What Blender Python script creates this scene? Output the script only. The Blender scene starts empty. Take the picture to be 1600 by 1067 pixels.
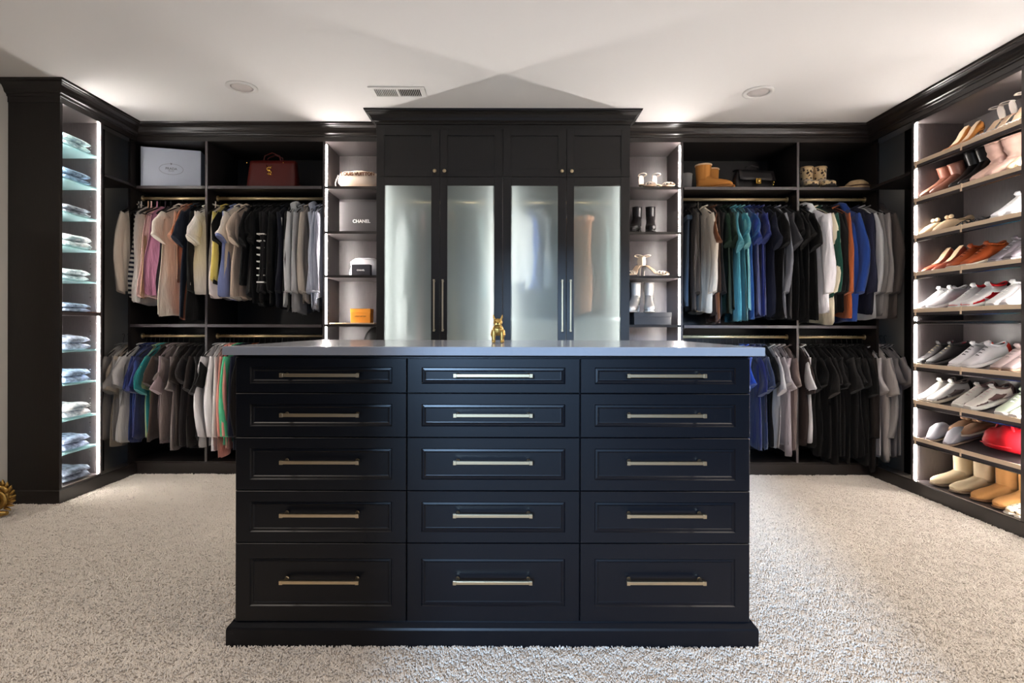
import bpy, bmesh, math, random
from math import pi, sin, cos, radians
from mathutils import Vector, Matrix, noise

# ------------------------------------------------------------------ camera, light, exposure
F, VX, VY, CH = 850.0, 790.0, 511.0, 1.149
scn = bpy.context.scene
COL = scn.collection
cam = bpy.data.cameras.new('camera')
cam.sensor_width = 36.0
cam.lens = F * 36.0 / 1600.0
cam.shift_x = (800 - VX) / 1600.0
cam.shift_y = -(533.5 - VY) / 1600.0
cam.clip_start = 0.05
camo = bpy.data.objects.new('camera', cam)
camo.location = (0, 0, CH)
camo.rotation_euler = (radians(90), radians(-0.12), 0)
COL.objects.link(camo)
scn.camera = camo

world = bpy.data.worlds.new('sky')
scn.world = world
world.use_nodes = True
wb = world.node_tree.nodes['Background']
wb.inputs['Color'].default_value = (0.42, 0.64, 1.0, 1)
wb.inputs['Strength'].default_value = 1.15

sun = bpy.data.lights.new('daylight', 'SUN')
sun.energy = 4.6
sun.angle = radians(7)
sun.color = (0.42, 0.66, 1.0)
suno = bpy.data.objects.new('daylight', sun)
d = Vector((0.2, 1.0, -0.2)).normalized()
suno.rotation_euler = d.to_track_quat('-Z', 'Y').to_euler()
suno.location = (-0.5, -2, 2)
COL.objects.link(suno)
for ax, en in ((-1.75, 20), (1.95, 26)):      # added fill for the near half of the room, above and outside the frame
    al = bpy.data.lights.new('added_fill_light', 'AREA'); al.shape = 'RECTANGLE'; al.size = 1.1; al.size_y = 1.4
    al.energy = en; al.color = (1.0, .87, .76); al.spread = radians(168)
    ao = bpy.data.objects.new('added_fill_light', al); ao.location = (ax, 1.5, 2.705); COL.objects.link(ao)

scn.view_settings.view_transform = 'Standard'
scn.view_settings.look = 'None'
scn.view_settings.gamma = 1.0
scn.view_settings.use_curve_mapping = False
scn.view_settings.exposure = 0.0
STRIP = 98.0      # emission of the led strips

H = 2.716
YB, YW, YK = 4.23, 4.72, 4.60          # faces / back wall of the rear run
XL, XR = -2.87, 2.827        # faces of the side runs
WL, WR = -3.205, 3.185       # side walls
YC = 3.97                    # face of the wardrobe
random.seed(7)

def X(px, D): return (px - VX) * D / F
def Z(py, D): return CH - (py - VY) * D / F

# ------------------------------------------------------------------ materials
def lin(c):
    c = c / 255.0
    return c / 12.92 if c <= 0.04045 else ((c + 0.055) / 1.055) ** 2.4
def rgb(t): return (lin(t[0]), lin(t[1]), lin(t[2]), 1)
MATS = {}
def mat(name, c, rough=0.5, metal=0.0, bump=0.0, bscale=200.0, bstretch=(1, 1, 1), vary=0.0, vscale=8.0, spec=0.5, sheen=0.0, coat=0.0, emit=None):
    if name in MATS: return MATS[name]
    m = bpy.data.materials.new(name); m.use_nodes = True
    nt = m.node_tree; b = nt.nodes['Principled BSDF']
    b.inputs['Base Color'].default_value = rgb(c)
    b.inputs['Roughness'].default_value = rough
    b.inputs['Metallic'].default_value = metal
    b.inputs['Specular IOR Level'].default_value = spec
    if sheen: b.inputs['Sheen Weight'].default_value = sheen
    if coat: b.inputs['Coat Weight'].default_value = coat
    if emit:
        b.inputs['Emission Color'].default_value = (*emit[0], 1)
        b.inputs['Emission Strength'].default_value = emit[1]
    if bump or vary:
        tc = nt.nodes.new('ShaderNodeTexCoord'); mp = nt.nodes.new('ShaderNodeMapping')
        mp.inputs['Scale'].default_value = bstretch
        nt.links.new(tc.outputs['Object'], mp.inputs['Vector'])
    if bump:
        n = nt.nodes.new('ShaderNodeTexNoise'); n.inputs['Scale'].default_value = bscale; n.inputs['Detail'].default_value = 3
        nt.links.new(mp.outputs['Vector'], n.inputs['Vector'])
        bu = nt.nodes.new('ShaderNodeBump'); bu.inputs['Strength'].default_value = bump; bu.inputs['Distance'].default_value = 0.002
        nt.links.new(n.outputs['Fac'], bu.inputs['Height']); nt.links.new(bu.outputs['Normal'], b.inputs['Normal'])
    if vary:
        n2 = nt.nodes.new('ShaderNodeTexNoise'); n2.inputs['Scale'].default_value = vscale; n2.inputs['Detail'].default_value = 4
        nt.links.new(mp.outputs['Vector'], n2.inputs['Vector'])
        mx = nt.nodes.new('ShaderNodeMix'); mx.data_type = 'RGBA'
        lo = tuple(max(0, v * (1 - vary)) for v in rgb(c)[:3]) + (1,)
        hi = tuple(min(1, v * (1 + vary)) for v in rgb(c)[:3]) + (1,)
        mx.inputs[6].default_value = lo; mx.inputs[7].default_value = hi
        nt.links.new(n2.outputs['Fac'], mx.inputs[0]); nt.links.new(mx.outputs[2], b.inputs['Base Color'])
    MATS[name] = m
    return m
def spots(name, base, dark, scale=40, thr=0.3):
    if name in MATS: return MATS[name]
    m = mat(name, base, 0.9, sheen=0.3); nt = m.node_tree; b = nt.nodes['Principled BSDF']
    tc = nt.nodes.new('ShaderNodeTexCoord'); v = nt.nodes.new('ShaderNodeTexVoronoi'); v.inputs['Scale'].default_value = scale
    r = nt.nodes.new('ShaderNodeValToRGB'); r.color_ramp.elements[0].position = thr; r.color_ramp.elements[1].position = thr + .06
    r.color_ramp.elements[0].color = rgb(dark); r.color_ramp.elements[1].color = rgb(base)
    nt.links.new(tc.outputs['Object'], v.inputs['Vector']); nt.links.new(v.outputs['Distance'], r.inputs['Fac']); nt.links.new(r.outputs['Color'], b.inputs['Base Color'])
    return m
def stripes(name, c1, c2, freq, axis='Z', duty=0.5):
    if name in MATS: return MATS[name]
    m = mat(name, c1, 0.9); nt = m.node_tree; b = nt.nodes['Principled BSDF']
    tc = nt.nodes.new('ShaderNodeTexCoord'); s = nt.nodes.new('ShaderNodeSeparateXYZ')
    a = nt.nodes.new('ShaderNodeMath'); a.operation = 'MULTIPLY'; a.inputs[1].default_value = freq
    f = nt.nodes.new('ShaderNodeMath'); f.operation = 'FRACT'
    g = nt.nodes.new('ShaderNodeMath'); g.operation = 'GREATER_THAN'; g.inputs[1].default_value = duty
    mx = nt.nodes.new('ShaderNodeMix'); mx.data_type = 'RGBA'; mx.inputs[6].default_value = rgb(c1); mx.inputs[7].default_value = rgb(c2)
    nt.links.new(tc.outputs['Object'], s.inputs[0]); nt.links.new(s.outputs[axis], a.inputs[0]); nt.links.new(a.outputs[0], f.inputs[0])
    nt.links.new(f.outputs[0], g.inputs[0]); nt.links.new(g.outputs[0], mx.inputs[0]); nt.links.new(mx.outputs[2], b.inputs['Base Color'])
    return m

WOOD = mat('espresso_woodgrain', (32, 27, 24), 0.42, bump=0.25, bscale=60, bstretch=(6, 6, .5), vary=.35, vscale=30, spec=.45)
WOODP = mat('espresso_paint', (33, 28, 26), 0.3, spec=.5, bump=0.05, bscale=60)
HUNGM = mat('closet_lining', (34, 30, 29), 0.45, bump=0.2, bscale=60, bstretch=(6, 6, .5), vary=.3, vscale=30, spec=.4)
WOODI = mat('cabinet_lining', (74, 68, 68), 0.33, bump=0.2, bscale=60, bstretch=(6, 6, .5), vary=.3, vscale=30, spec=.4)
WARD = mat('wardrobe_woodgrain', (19, 16, 15), 0.42, bump=0.2, bscale=60, bstretch=(6, 6, .5), vary=.3, vscale=30, spec=.45)
ISL = mat('island_black_paint', (7, 10, 17), 0.3, spec=.34, bump=0.03, bscale=90)
EDGE = mat('shelf_edge', (70, 64, 66), 0.35, spec=.6)
CEILM = mat('ceiling_paint', (236, 234, 232), 0.9, bump=.03, bscale=300)
WALLM = mat('wall_paint', (205, 200, 190), 0.9, bump=.05, bscale=200)
CARPM = mat('carpet_backing', (205, 196, 186), 0.97, bump=1.0, bscale=140, vary=.12, vscale=25, spec=.1)
TUFTM = mat('carpet_yarn', (236, 227, 215), 0.95, vary=.08, vscale=3, spec=.1)
BRASS = mat('brushed_brass', (206, 186, 152), 0.3, 1.0)
RAILM = mat('shoe_fence_brass', (246, 220, 190), 0.4, 0.1)
GOLDR = mat('rod_gold', (240, 214, 166), 0.38, .7)
CHROME = mat('chrome', (205, 200, 198), 0.14, 1.0)
STEEL = mat('hanger_steel', (70, 68, 67), 0.3, 1.0)
BLACKP = mat('black_plastic', (14, 13, 13), 0.5)
QUARTZ = mat('grey_quartz', (150, 152, 158), 0.16, vary=.05, vscale=60, spec=.6)
WHITEM = mat('white_enamel', (235, 233, 230), 0.4)
GOLDS = mat('antique_gold', (186, 150, 84), 0.4, 1.0, bump=.5, bscale=60)
DARK = mat('dark_lining', (18, 16, 16), 0.9)
LEDM = bpy.data.materials.new('led_diffuser'); LEDM.use_nodes = True
_b = LEDM.node_tree.nodes['Principled BSDF']
_b.inputs['Base Color'].default_value = (1, 1, 1, 1)
_b.inputs['Emission Color'].default_value = (1.0, .93, .875, 1); _b.inputs['Emission Strength'].default_value = STRIP

LEDC = LEDM.copy(); LEDC.name = 'led_diffuser_cubby'; LEDC.node_tree.nodes['Principled BSDF'].inputs['Emission Strength'].default_value = STRIP * 2.1
LEDW = LEDM.copy(); LEDW.name = 'led_diffuser_wardrobe'; LEDW.node_tree.nodes['Principled BSDF'].inputs['Emission Strength'].default_value = 110
LEDJ = LEDM.copy(); LEDJ.name = 'led_diffuser_jeans'; LEDJ.node_tree.nodes['Principled BSDF'].inputs['Emission Strength'].default_value = STRIP * 1.2
def frosted():
    m = bpy.data.materials.new('frosted_glass'); m.use_nodes = True; nt = m.node_tree
    for n in list(nt.nodes): nt.nodes.remove(n)
    out = nt.nodes.new('ShaderNodeOutputMaterial')
    tr = nt.nodes.new('ShaderNodeBsdfTranslucent'); tr.inputs['Color'].default_value = (.82, .90, .90, 1)
    rf = nt.nodes.new('ShaderNodeBsdfRefraction'); rf.inputs['Color'].default_value = (.87, .93, .935, 1); rf.inputs['Roughness'].default_value = .165; rf.inputs['IOR'].default_value = 1.12
    gl = nt.nodes.new('ShaderNodeBsdfGlossy'); gl.inputs['Roughness'].default_value = .22
    a = nt.nodes.new('ShaderNodeMixShader'); a.inputs[0].default_value = .72
    nt.links.new(tr.outputs[0], a.inputs[1]); nt.links.new(rf.outputs[0], a.inputs[2])
    b = nt.nodes.new('ShaderNodeMixShader'); b.inputs[0].default_value = .05
    nt.links.new(a.outputs[0], b.inputs[1]); nt.links.new(gl.outputs[0], b.inputs[2]); nt.links.new(b.outputs[0], out.inputs[0])
    return m
FROST = frosted()
def clear():
    m = bpy.data.materials.new('aqua_glass'); m.use_nodes = True; nt = m.node_tree
    for n in list(nt.nodes): nt.nodes.remove(n)
    out = nt.nodes.new('ShaderNodeOutputMaterial')
    tr = nt.nodes.new('ShaderNodeBsdfTransparent'); tr.inputs['Color'].default_value = (.78, .93, .92, 1)
    gl = nt.nodes.new('ShaderNodeBsdfGlossy'); gl.inputs['Roughness'].default_value = .05; gl.inputs['Color'].default_value = (.85, .97, .97, 1)
    df = nt.nodes.new('ShaderNodeBsdfDiffuse'); df.inputs['Color'].default_value = (.6, .82, .85, 1)
    a = nt.nodes.new('ShaderNodeMixShader'); a.inputs[0].default_value = .12
    b = nt.nodes.new('ShaderNodeMixShader'); b.inputs[0].default_value = .3
    nt.links.new(tr.outputs[0], a.inputs[1]); nt.links.new(gl.outputs[0], a.inputs[2])
    nt.links.new(a.outputs[0], b.inputs[1]); nt.links.new(df.outputs[0], b.inputs[2]); nt.links.new(b.outputs[0], out.inputs[0])
    return m
AQUA = clear()

FAB = {}
def fabric(c, kind='cotton'):
    k = (c, kind)
    if k not in FAB:
        FAB[k] = mat('fabric_%d' % len(FAB), c, .55 if kind == 'satin' else .92, bump=.9, bscale=26, bstretch=(1, 1, .22), sheen=.2 if max(c) > 60 else .05, spec=.25, vary=.10, vscale=14)
        for nd in FAB[k].node_tree.nodes:
            if nd.type == 'BUMP': nd.inputs['Distance'].default_value = .012
    return FAB[k]
def leather(c, rough=.4):
    k = (c, rough, 'l')
    if k not in FAB:
        FAB[k] = mat('hide_%d' % len(FAB), c, rough, bump=.15, bscale=250, spec=.4)
    return FAB[k]

# ------------------------------------------------------------------ mesh helpers
class MB:
    def __init__(s): s.v = []; s.f = []; s.sm = []
    def add(s, vs, fs, smooth=False):
        o = len(s.v); s.v += [tuple(v) for v in vs]
        s.f += [tuple(i + o for i in f) for f in fs]; s.sm += [smooth] * len(fs)
        return s
    def box(s, x0, x1, y0, y1, z0, z1):
        if x0 > x1: x0, x1 = x1, x0
        if y0 > y1: y0, y1 = y1, y0
        if z0 > z1: z0, z1 = z1, z0
        return s.add([(x0, y0, z0), (x1, y0, z0), (x1, y1, z0), (x0, y1, z0), (x0, y0, z1), (x1, y0, z1), (x1, y1, z1), (x0, y1, z1)],
              [(0, 3, 2, 1), (4, 5, 6, 7), (0, 1, 5, 4), (1, 2, 6, 5), (2, 3, 7, 6), (3, 0, 4, 7)])
    def rings(s, rs, cap=True, smooth=True, closed=False):
        n = len(rs[0]); vs = [p for r in rs for p in r]; fs = []
        m = len(rs)
        for i in range(m if closed else m - 1):
            for j in range(n):
                a = i * n + j; b = i * n + (j + 1) % n; c = ((i + 1) % m) * n + (j + 1) % n; e = ((i + 1) % m) * n + j
                fs.append((a, b, c, e))
        s.add(vs, fs, smooth)
        if cap and not closed:
            o = len(s.v) - len(vs)
            s.f.append(tuple(o + j for j in range(n - 1, -1, -1))); s.sm.append(False)
            s.f.append(tuple(o + (m - 1) * n + j for j in range(n))); s.sm.append(False)
        return s
    def tube(s, pts, r, n=8, closed=False, flat=None, cap=True):
        pts = [Vector(p) for p in pts]; R = r if isinstance(r, (list, tuple)) else [r] * len(pts)
        rs = []; up = Vector((0, 0, 1)); L = len(pts)
        prev = None
        for i, p in enumerate(pts):
            if closed: t = pts[(i + 1) % L] - pts[i - 1]
            else: t = pts[min(i + 1, L - 1)] - pts[max(i - 1, 0)]
            t.normalize()
            if prev is None:
                a = t.cross(up)
                if a.length < .2: a = t.cross(Vector((1, 0, 0)))
            else: a = prev - t * prev.dot(t)
            a.normalize(); prev = a; b = t.cross(a)
            k = flat if flat else 1.0
            rs.append([p + a * cos(2 * pi * j / n) * R[i] + b * sin(2 * pi * j / n) * R[i] * k for j in range(n)])
        return s.rings(rs, cap, True, closed)
    def ell(s, c, r, n=12, m=8, e=1.0):
        rs = []
        for i in range(m + 1):
            t = pi * i / m; q = max(sin(t), .02)
            rs.append([(c[0] + r[0] * q * _s(cos(2 * pi * j / n), e), c[1] + r[1] * q * _s(sin(2 * pi * j / n), e), c[2] - r[2] * cos(t)) for j in range(n)])
        return s.rings(rs)
    def lathe(s, prof, c=(0, 0, 0), axis='z', n=20):
        rs = []
        for r, h in prof:
            ring = []
            for j in range(n):
                a = 2 * pi * j / n
                p = {'z': (r * cos(a), r * sin(a), h), 'y': (r * cos(a), h, r * sin(a)), 'x': (h, r * cos(a), r * sin(a))}[axis]
                ring.append((c[0] + p[0], c[1] + p[1], c[2] + p[2]))
            rs.append(ring)
        return s.rings(rs)
    def build(s, name, m, parent=None, loc=None, bevel=0):
        me = bpy.data.meshes.new(name); me.from_pydata(s.v, [], s.f)
        me.polygons.foreach_set('use_smooth', s.sm); me.materials.append(m)
        bm = bmesh.new(); bm.from_mesh(me); bmesh.ops.recalc_face_normals(bm, faces=bm.faces); bm.to_mesh(me); bm.free()
        o = bpy.data.objects.new(name, me); COL.objects.link(o)
        if loc: o.location = loc
        if parent: o.parent = parent
        if bevel:
            bv = o.modifiers.new('bevel', 'BEVEL'); bv.width = bevel; bv.segments = 2; bv.limit_method = 'ANGLE'
        return o
def _s(v, e): return math.copysign(abs(v) ** e, v)
def box(name, m, b, parent=None, bevel=0): return MB().box(*b).build(name, m, parent, bevel=bevel)
def tag(o, label, cat, group=None, kind=None):
    if label: o['label'] = label
    if cat: o['category'] = cat
    if group: o['group'] = group
    if kind: o['kind'] = kind
    return o
def thing(name, label, cat, loc=(0, 0, 0), rot=(0, 0, 0), group=None):
    o = bpy.data.objects.new(name, None); o.empty_display_size = .05
    COL.objects.link(o); o.location = loc; o.rotation_euler = rot
    return tag(o, label, cat, group)
def struct(o): o['kind'] = 'structure'; return o
def copy_tree(o, parent=None):
    c = o.copy(); COL.objects.link(c); c.parent = parent
    for ch in KIDS.get(o.name, []): copy_tree(ch, c)
    return c
KIDS = {}
def sweep(path, prof):
    """profile (out, z) swept along a 2D path, room side on the right of travel"""
    P = [Vector(p) for p in path]; rs = []
    for i, p in enumerate(P):
        ns = []
        if i > 0: t = (P[i] - P[i - 1]).normalized(); ns.append(Vector((t.y, -t.x)))
        if i < len(P) - 1: t = (P[i + 1] - P[i]).normalized(); ns.append(Vector((t.y, -t.x)))
        n = ns[0] if len(ns) == 1 else (ns[0] + ns[1]) / (1 + ns[0].dot(ns[1]))
        rs.append([(p.x + n.x * o, p.y + n.y * o, z) for o, z in prof])
    mb = MB(); mb.rings(rs, True, False); return mb
def text(name, s, size, m, parent, loc, rot=(pi / 2, 0, 0), bold=0.0, ex=.0006):
    cu = bpy.data.curves.new(name, 'FONT'); cu.body = s; cu.size = size; cu.align_x = 'CENTER'; cu.align_y = 'CENTER'; cu.extrude = ex; cu.offset = bold
    t = bpy.data.objects.new(name, cu); COL.objects.link(t)
    dg = bpy.context.evaluated_depsgraph_get(); me = bpy.data.meshes.new_from_object(t.evaluated_get(dg))
    COL.objects.unlink(t); bpy.data.objects.remove(t)
    me.materials.clear(); me.materials.append(m)
    o = bpy.data.objects.new(name, me); COL.objects.link(o); o.location = loc; o.rotation_euler = rot; o.parent = parent
    return o

# ------------------------------------------------------------------ room shell
YF = -0.80; DX0, DX1, DZ = -0.90, 0.87, 2.45
struct(box('floor', CARPM, (WL - .1, WR + .1, YF - 3.0, YW + .1, -.1, 0)))
struct(box('ceiling', CEILM, (WL - .1, WR + .1, YF - .12, YW + .1, H, H + .1)))
struct(box('wall_left', WALLM, (WL - .1, WL, YF - .12, YW + .1, 0, H)))
struct(box('wall_right', WALLM, (WR, WR + .1, YF - .12, YW + .1, 0, H)))
struct(box('wall_back', WALLM, (WL, WR, YW, YW + .1, 0, H)))
f_ = MB().box(WL, DX0, YF - .12, YF, 0, H).box(DX1, WR, YF - .12, YF, 0, H).box(DX0, DX1, YF - .12, YF, DZ, H)
struct(f_.build('wall_front', mat('wall_front_dark_panel', (46, 40, 38), .7)))
struct(MB().box(DX0 - .09, DX0, YF, YF + .018, 0, DZ + .09).box(DX1, DX1 + .09, YF, YF + .018, 0, DZ + .09).box(DX0, DX1, YF, YF + .018, DZ, DZ + .09).build('trim_1', WHITEM))
struct(box('baseboard_left', WALLM, (WL, WL + .014, YF, 3.50, 0, .13), bevel=.004))
struct(box('baseboard_right', WHITEM, (WR - .014, WR, YF, 1.2, 0, .13), bevel=.004))

# carpet pile: instanced tufts on the visible floor
def carpet():
    pl = bpy.data.meshes.new('carpet_pile')
    pl.from_pydata([(-3.2, 1.2, .001), (3.18, 1.2, .001), (3.18, 4.22, .001), (-3.2, 4.22, .001)], [], [(0, 1, 2, 3)])
    o = bpy.data.objects.new('carpet_pile', pl); COL.objects.link(o)
    pl.materials.append(TUFTM)
    tag(o, 'cream shaggy wall-to-wall carpet pile covering the closet floor', 'carpet', kind='stuff')
    ng = bpy.data.node_groups.new('pile', 'GeometryNodeTree')
    ng.interface.new_socket('Geometry', in_out='INPUT', socket_type='NodeSocketGeometry')
    ng.interface.new_socket('Geometry', in_out='OUTPUT', socket_type='NodeSocketGeometry')
    N = ng.nodes; L = ng.links
    i = N.new('NodeGroupInput'); out = N.new('NodeGroupOutput')
    ds = N.new('GeometryNodeDistributePointsOnFaces'); ds.inputs['Density'].default_value = 30000
    L.new(i.outputs[0], ds.inputs['Mesh'])
    # tuft: a small bent cone
    co = N.new('GeometryNodeMeshCone'); co.inputs['Vertices'].default_value = 5; co.inputs['Side Segments'].default_value = 2
    co.inputs['Radius Top'].default_value = .0012; co.inputs['Radius Bottom'].default_value = .0036; co.inputs['Depth'].default_value = .0085
    ss = N.new('GeometryNodeSetShadeSmooth'); L.new(co.outputs['Mesh'], ss.inputs[0])
    sm = N.new('GeometryNodeSetMaterial'); sm.inputs['Material'].default_value = TUFTM; L.new(ss.outputs[0], sm.inputs[0])
    ip = N.new('GeometryNodeInstanceOnPoints'); L.new(ds.outputs['Points'], ip.inputs['Points']); L.new(sm.outputs[0], ip.inputs['Instance'])
    rv = N.new('FunctionNodeRandomValue'); rv.data_type = 'FLOAT_VECTOR'
    rv.inputs[0].default_value = (-.8, -.8, 0); rv.inputs[1].default_value = (.8, .8, 6.28)
    L.new(rv.outputs[0], ip.inputs['Rotation'])
    # clumps: scale follows a soft noise
    po = N.new('GeometryNodeInputPosition'); no = N.new('ShaderNodeTexNoise'); no.inputs['Scale'].default_value = 22; no.inputs['Detail'].default_value = 2
    L.new(po.outputs[0], no.inputs['Vector'])
    mr = N.new('ShaderNodeMapRange'); mr.inputs['From Min'].default_value = .3; mr.inputs['From Max'].default_value = .7; mr.inputs['To Min'].default_value = .7; mr.inputs['To Max'].default_value = 1.3
    L.new(no.outputs[0], mr.inputs['Value']); L.new(mr.outputs[0], ip.inputs['Scale'])
    L.new(ip.outputs[0], out.inputs[0])
    md = o.modifiers.new('pile', 'NODES'); md.node_group = ng
carpet()

# ------------------------------------------------------------------ crown mouldings, friezes, plinths
ZF = 2.588
CROWN = [(0, ZF), (.004, ZF), (.004, ZF + .034), (.012, ZF + .038), (.012, ZF + .046), (.018, ZF + .052), (.026, ZF + .056), (.03, ZF + .062), (.034, ZF + .075), (.046, ZF + .093), (.060, ZF + .103), (.066, ZF + .106), (.066, ZF + .111), (.076, ZF + .115), (.080, H - .001), (0, H - .001)]
UX0, UX1 = -.943, .901
struct(sweep([(WL, 3.5), (XL, 3.5), (XL, YB), (UX0 - .002, YB)], CROWN).build('trim_2', WOODP))
struct(sweep([(UX0, YB), (UX0, YC), (UX1, YC), (UX1, YB)], CROWN).build('trim_3', WARD))
struct(sweep([(UX1 + .002, YB), (XR, YB), (XR, 1.35)], CROWN).build('trim_4', WOODP))
PL = [(0, 0), (.006, 0), (.006, .088), (.0, .094)]
struct(sweep([(WL, 3.5), (XL, 3.5), (XL, YB), (UX0 - .002, YB)], PL).build('baseboard_back_left', WOODP))
struct(sweep([(UX1 + .002, YB), (XR, YB), (XR, 1.35)], PL).build('baseboard_back_right', WOODP))

T = .019
def led(x0, x1, y0, y1, z0, z1, parent, m=None): return box('led_strip', m or LEDM, (x0, x1, y0, y1, z0, z1), parent)

# ------------------------------------------------------------------ rear hanging sections
RODY, RZ1, RZ2 = 4.375, 2.178, 1.074
def shelf(p, x0, x1, y0, y1, ztop, t=.022, m=WOODI, edge=True):
    s = box('shelf', m, (x0, x1, y0 + .004, y1, ztop - t, ztop), p)
    if edge: box('edge_band', EDGE, (x0, x1, y0, y0 + .004, ztop - t, ztop), s)
    return s
def hang_unit(x0, x1, label, left_panel, right_panel):
    u = thing('hanging_closet', label, 'closet', ((x0 + x1) / 2, YB, 0))
    u.matrix_world; off = Vector(u.location)
    def P(name, m, b, par=None):
        b = (b[0] - off.x, b[1] - off.x, b[2] - off.y, b[3] - off.y, b[4], b[5])
        return box(name, m, b, par or u)
    P('back_panel', HUNGM, (x0, x1, YW - .012, YW - .002, .0, H))
    P('top_panel', HUNGM, (x0, x1, YB + .01, YW - .012, ZF, ZF + .02))
    P('frieze', WOODP, (x0, x1, YB + .0005, YB + .012, ZF + .0005, H - .002))
    P('plinth_panel', WOODP, (x0, x1, YB + .0005, YB + .012, 0, .08))
    for z, nm in ((2.243, 1), (1.166, 1), (.100, 0)):
        s = P('shelf', HUNGM, (x0 + T / 2, x1 - T / 2, YB + .004, YW - .012, z - .022, z))
        P('edge_band', EDGE if nm else WOODP, (x0 + T / 2, x1 - T / 2, YB, YB + .004, z - .022, z), s)
    for a, on in ((x0, left_panel), (x1, right_panel)):
        if on:
            s = P('side_panel', HUNGM, (a - T / 2, a + T / 2, YB + .004, YW - .012, .08, ZF))
            if on == 2: P('edge_band', EDGE, (a - T / 2 + .001, a + T / 2 - .001, YB - .001, YB + .004, .10, ZF), s)
    for z in (RZ1, RZ2):
        m = MB().tube([(x0 + T / 2 - off.x, RODY - off.y, z), (x1 - T / 2 - off.x, RODY - off.y, z)], .0125, 14)
        r = m.build('closet_rod', GOLDR, u)
        for a in (x0 + T / 2 + .004, x1 - T / 2 - .004):
            MB().lathe([(.0, -.004), (.022, -.004), (.022, .004), (0, .004)], (a - off.x, RODY - off.y, z), 'x', 14).build('rod_flange', GOLDR, r)
    return u
EL, ER = -2.93, 2.895
DL, DR = X(322, YB), X(1246.5, YB)
CL0, CL1 = X(506, YB), UX0 - .004       # cubby left outer panel
CR0, CR1 = UX1 + .004, X(1065, YB)
hang_unit(EL, DL, 'dark brown double-rod hanging closet in the left corner holding the grey logo box', 1, 2)
hang_unit(DL, CL0 - T / 2, 'dark brown double-rod hanging closet left of the lit cubby tower, red bag on top', 0, 0)
hang_unit(CR1 + T / 2, DR, 'dark brown double-rod hanging closet right of the wardrobe, black handbag on top', 0, 2)
hang_unit(DR, ER, 'dark brown double-rod hanging closet in the right corner with leopard boots on top', 0, 1)

# corner fillers behind the side runs
CORN = mat('corner_lining', (44, 38, 35), .75, spec=.15)
def corner(x0, x1, y0, xe, lab):
    c = thing('corner_filler', lab, 'panel', (x0, y0, 0))
    w = x1 - x0
    if x0 < 0:
        box('back_panel', HUNGM, (.002, .012, 0, YB + .1 - y0, 0, H - .003), c)
        box('corner_shelf', HUNGM, (.012, w - .002, 0.02, YB - y0 - .001, 2.223, 2.243), c)
        box('frieze', WOODP, (w - .012, w - .0005, 0.02, YB - y0 + .012, ZF + .0005, H - .002), c)
        box('plinth_panel', WOODP, (w - .012, w - .0005, .02, YB - y0 + .012, 0, .08), c)
    else:
        box('back_panel', HUNGM, (w - .012, w - .002, 0, YB + .1 - y0, 0, H - .003), c)
        box('corner_shelf', HUNGM, (.002, w - .012, 0.02, YB - y0 - .001, 2.223, 2.243), c)
        box('frieze', WOODP, (.0005, .012, 0.02, YB - y0 + .012, ZF + .0005, H - .002), c)
        box('plinth_panel', WOODP, (.0005, .012, .02, YB - y0 + .012, 0, .08), c)
corner(WL, XL, 3.875, EL, 'dark brown recessed corner panel and shelf between the jeans tower and rear closet')
corner(XR, WR, 3.79, ER, 'dark brown recessed corner panel and shelf between the rear closet and shoe tower')

# ------------------------------------------------------------------ lit cubby towers
def cubby(x0, x1, lab, ledx):
    u = thing('cubby_tower', lab, 'shelving', ((x0 + x1) / 2, YB, 0)); o = u.location
    def P(name, m, b, par=None): return box(name, m, (b[0] - o.x, b[1] - o.x, b[2] - o.y, b[3] - o.y, b[4], b[5]), par or u)
    P('back_panel', WOODI, (x0, x1, YK - .012, YK - .002, 0, ZF))
    P('side_panel', WOODI, (x0 - T / 2, x0 + T / 2, YB, YK - .012, 0, H - .003))
    P('side_panel', WOODI, (x1 - T / 2, x1 + T / 2, YB, YK - .012, 0, H - .003))
    P('top_panel', WOODI, (x0 + T / 2, x1 - T / 2, YB, YK - .012, ZF, ZF + .02))
    P('frieze', WOODP, (x0 + T / 2, x1 - T / 2, YB + .0005, YB + .012, ZF + .02, H - .003))
    P('plinth_panel', WOODP, (x0 + T / 2, x1 - T / 2, YB + .0005, YB + .012, 0, .08))
    zs = [2.243, 1.893, 1.551, 1.169, .84, .50, .100]
    for z in zs:
        s = P('shelf', WOODI, (x0 + T / 2, x1 - T / 2, YB + .008, YK - .012, z - .02, z))
        P('edge_band', WOODP, (x0 + T / 2, x1 - T / 2, YB + .004, YB + .008, z - .02, z), s)
    zz = [ZF] + zs
    for a, sg in (((x0 + T / 2, 1),) if ledx == 0 else ((x1 - T / 2, -1),)):
        for i in range(len(zz) - 1):
            P('led_strip', LEDC, (a, a + sg * .009, YB + .009, YB + .018, zz[i + 1] + .001, zz[i] - .021))
cubby(CL0, CL1, 'lit cubby tower left of the glass wardrobe holding boxes and the cream pouch', 0)
cubby(CR0, CR1, 'lit cubby tower right of the glass wardrobe holding heels and ankle boots', 1)

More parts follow.
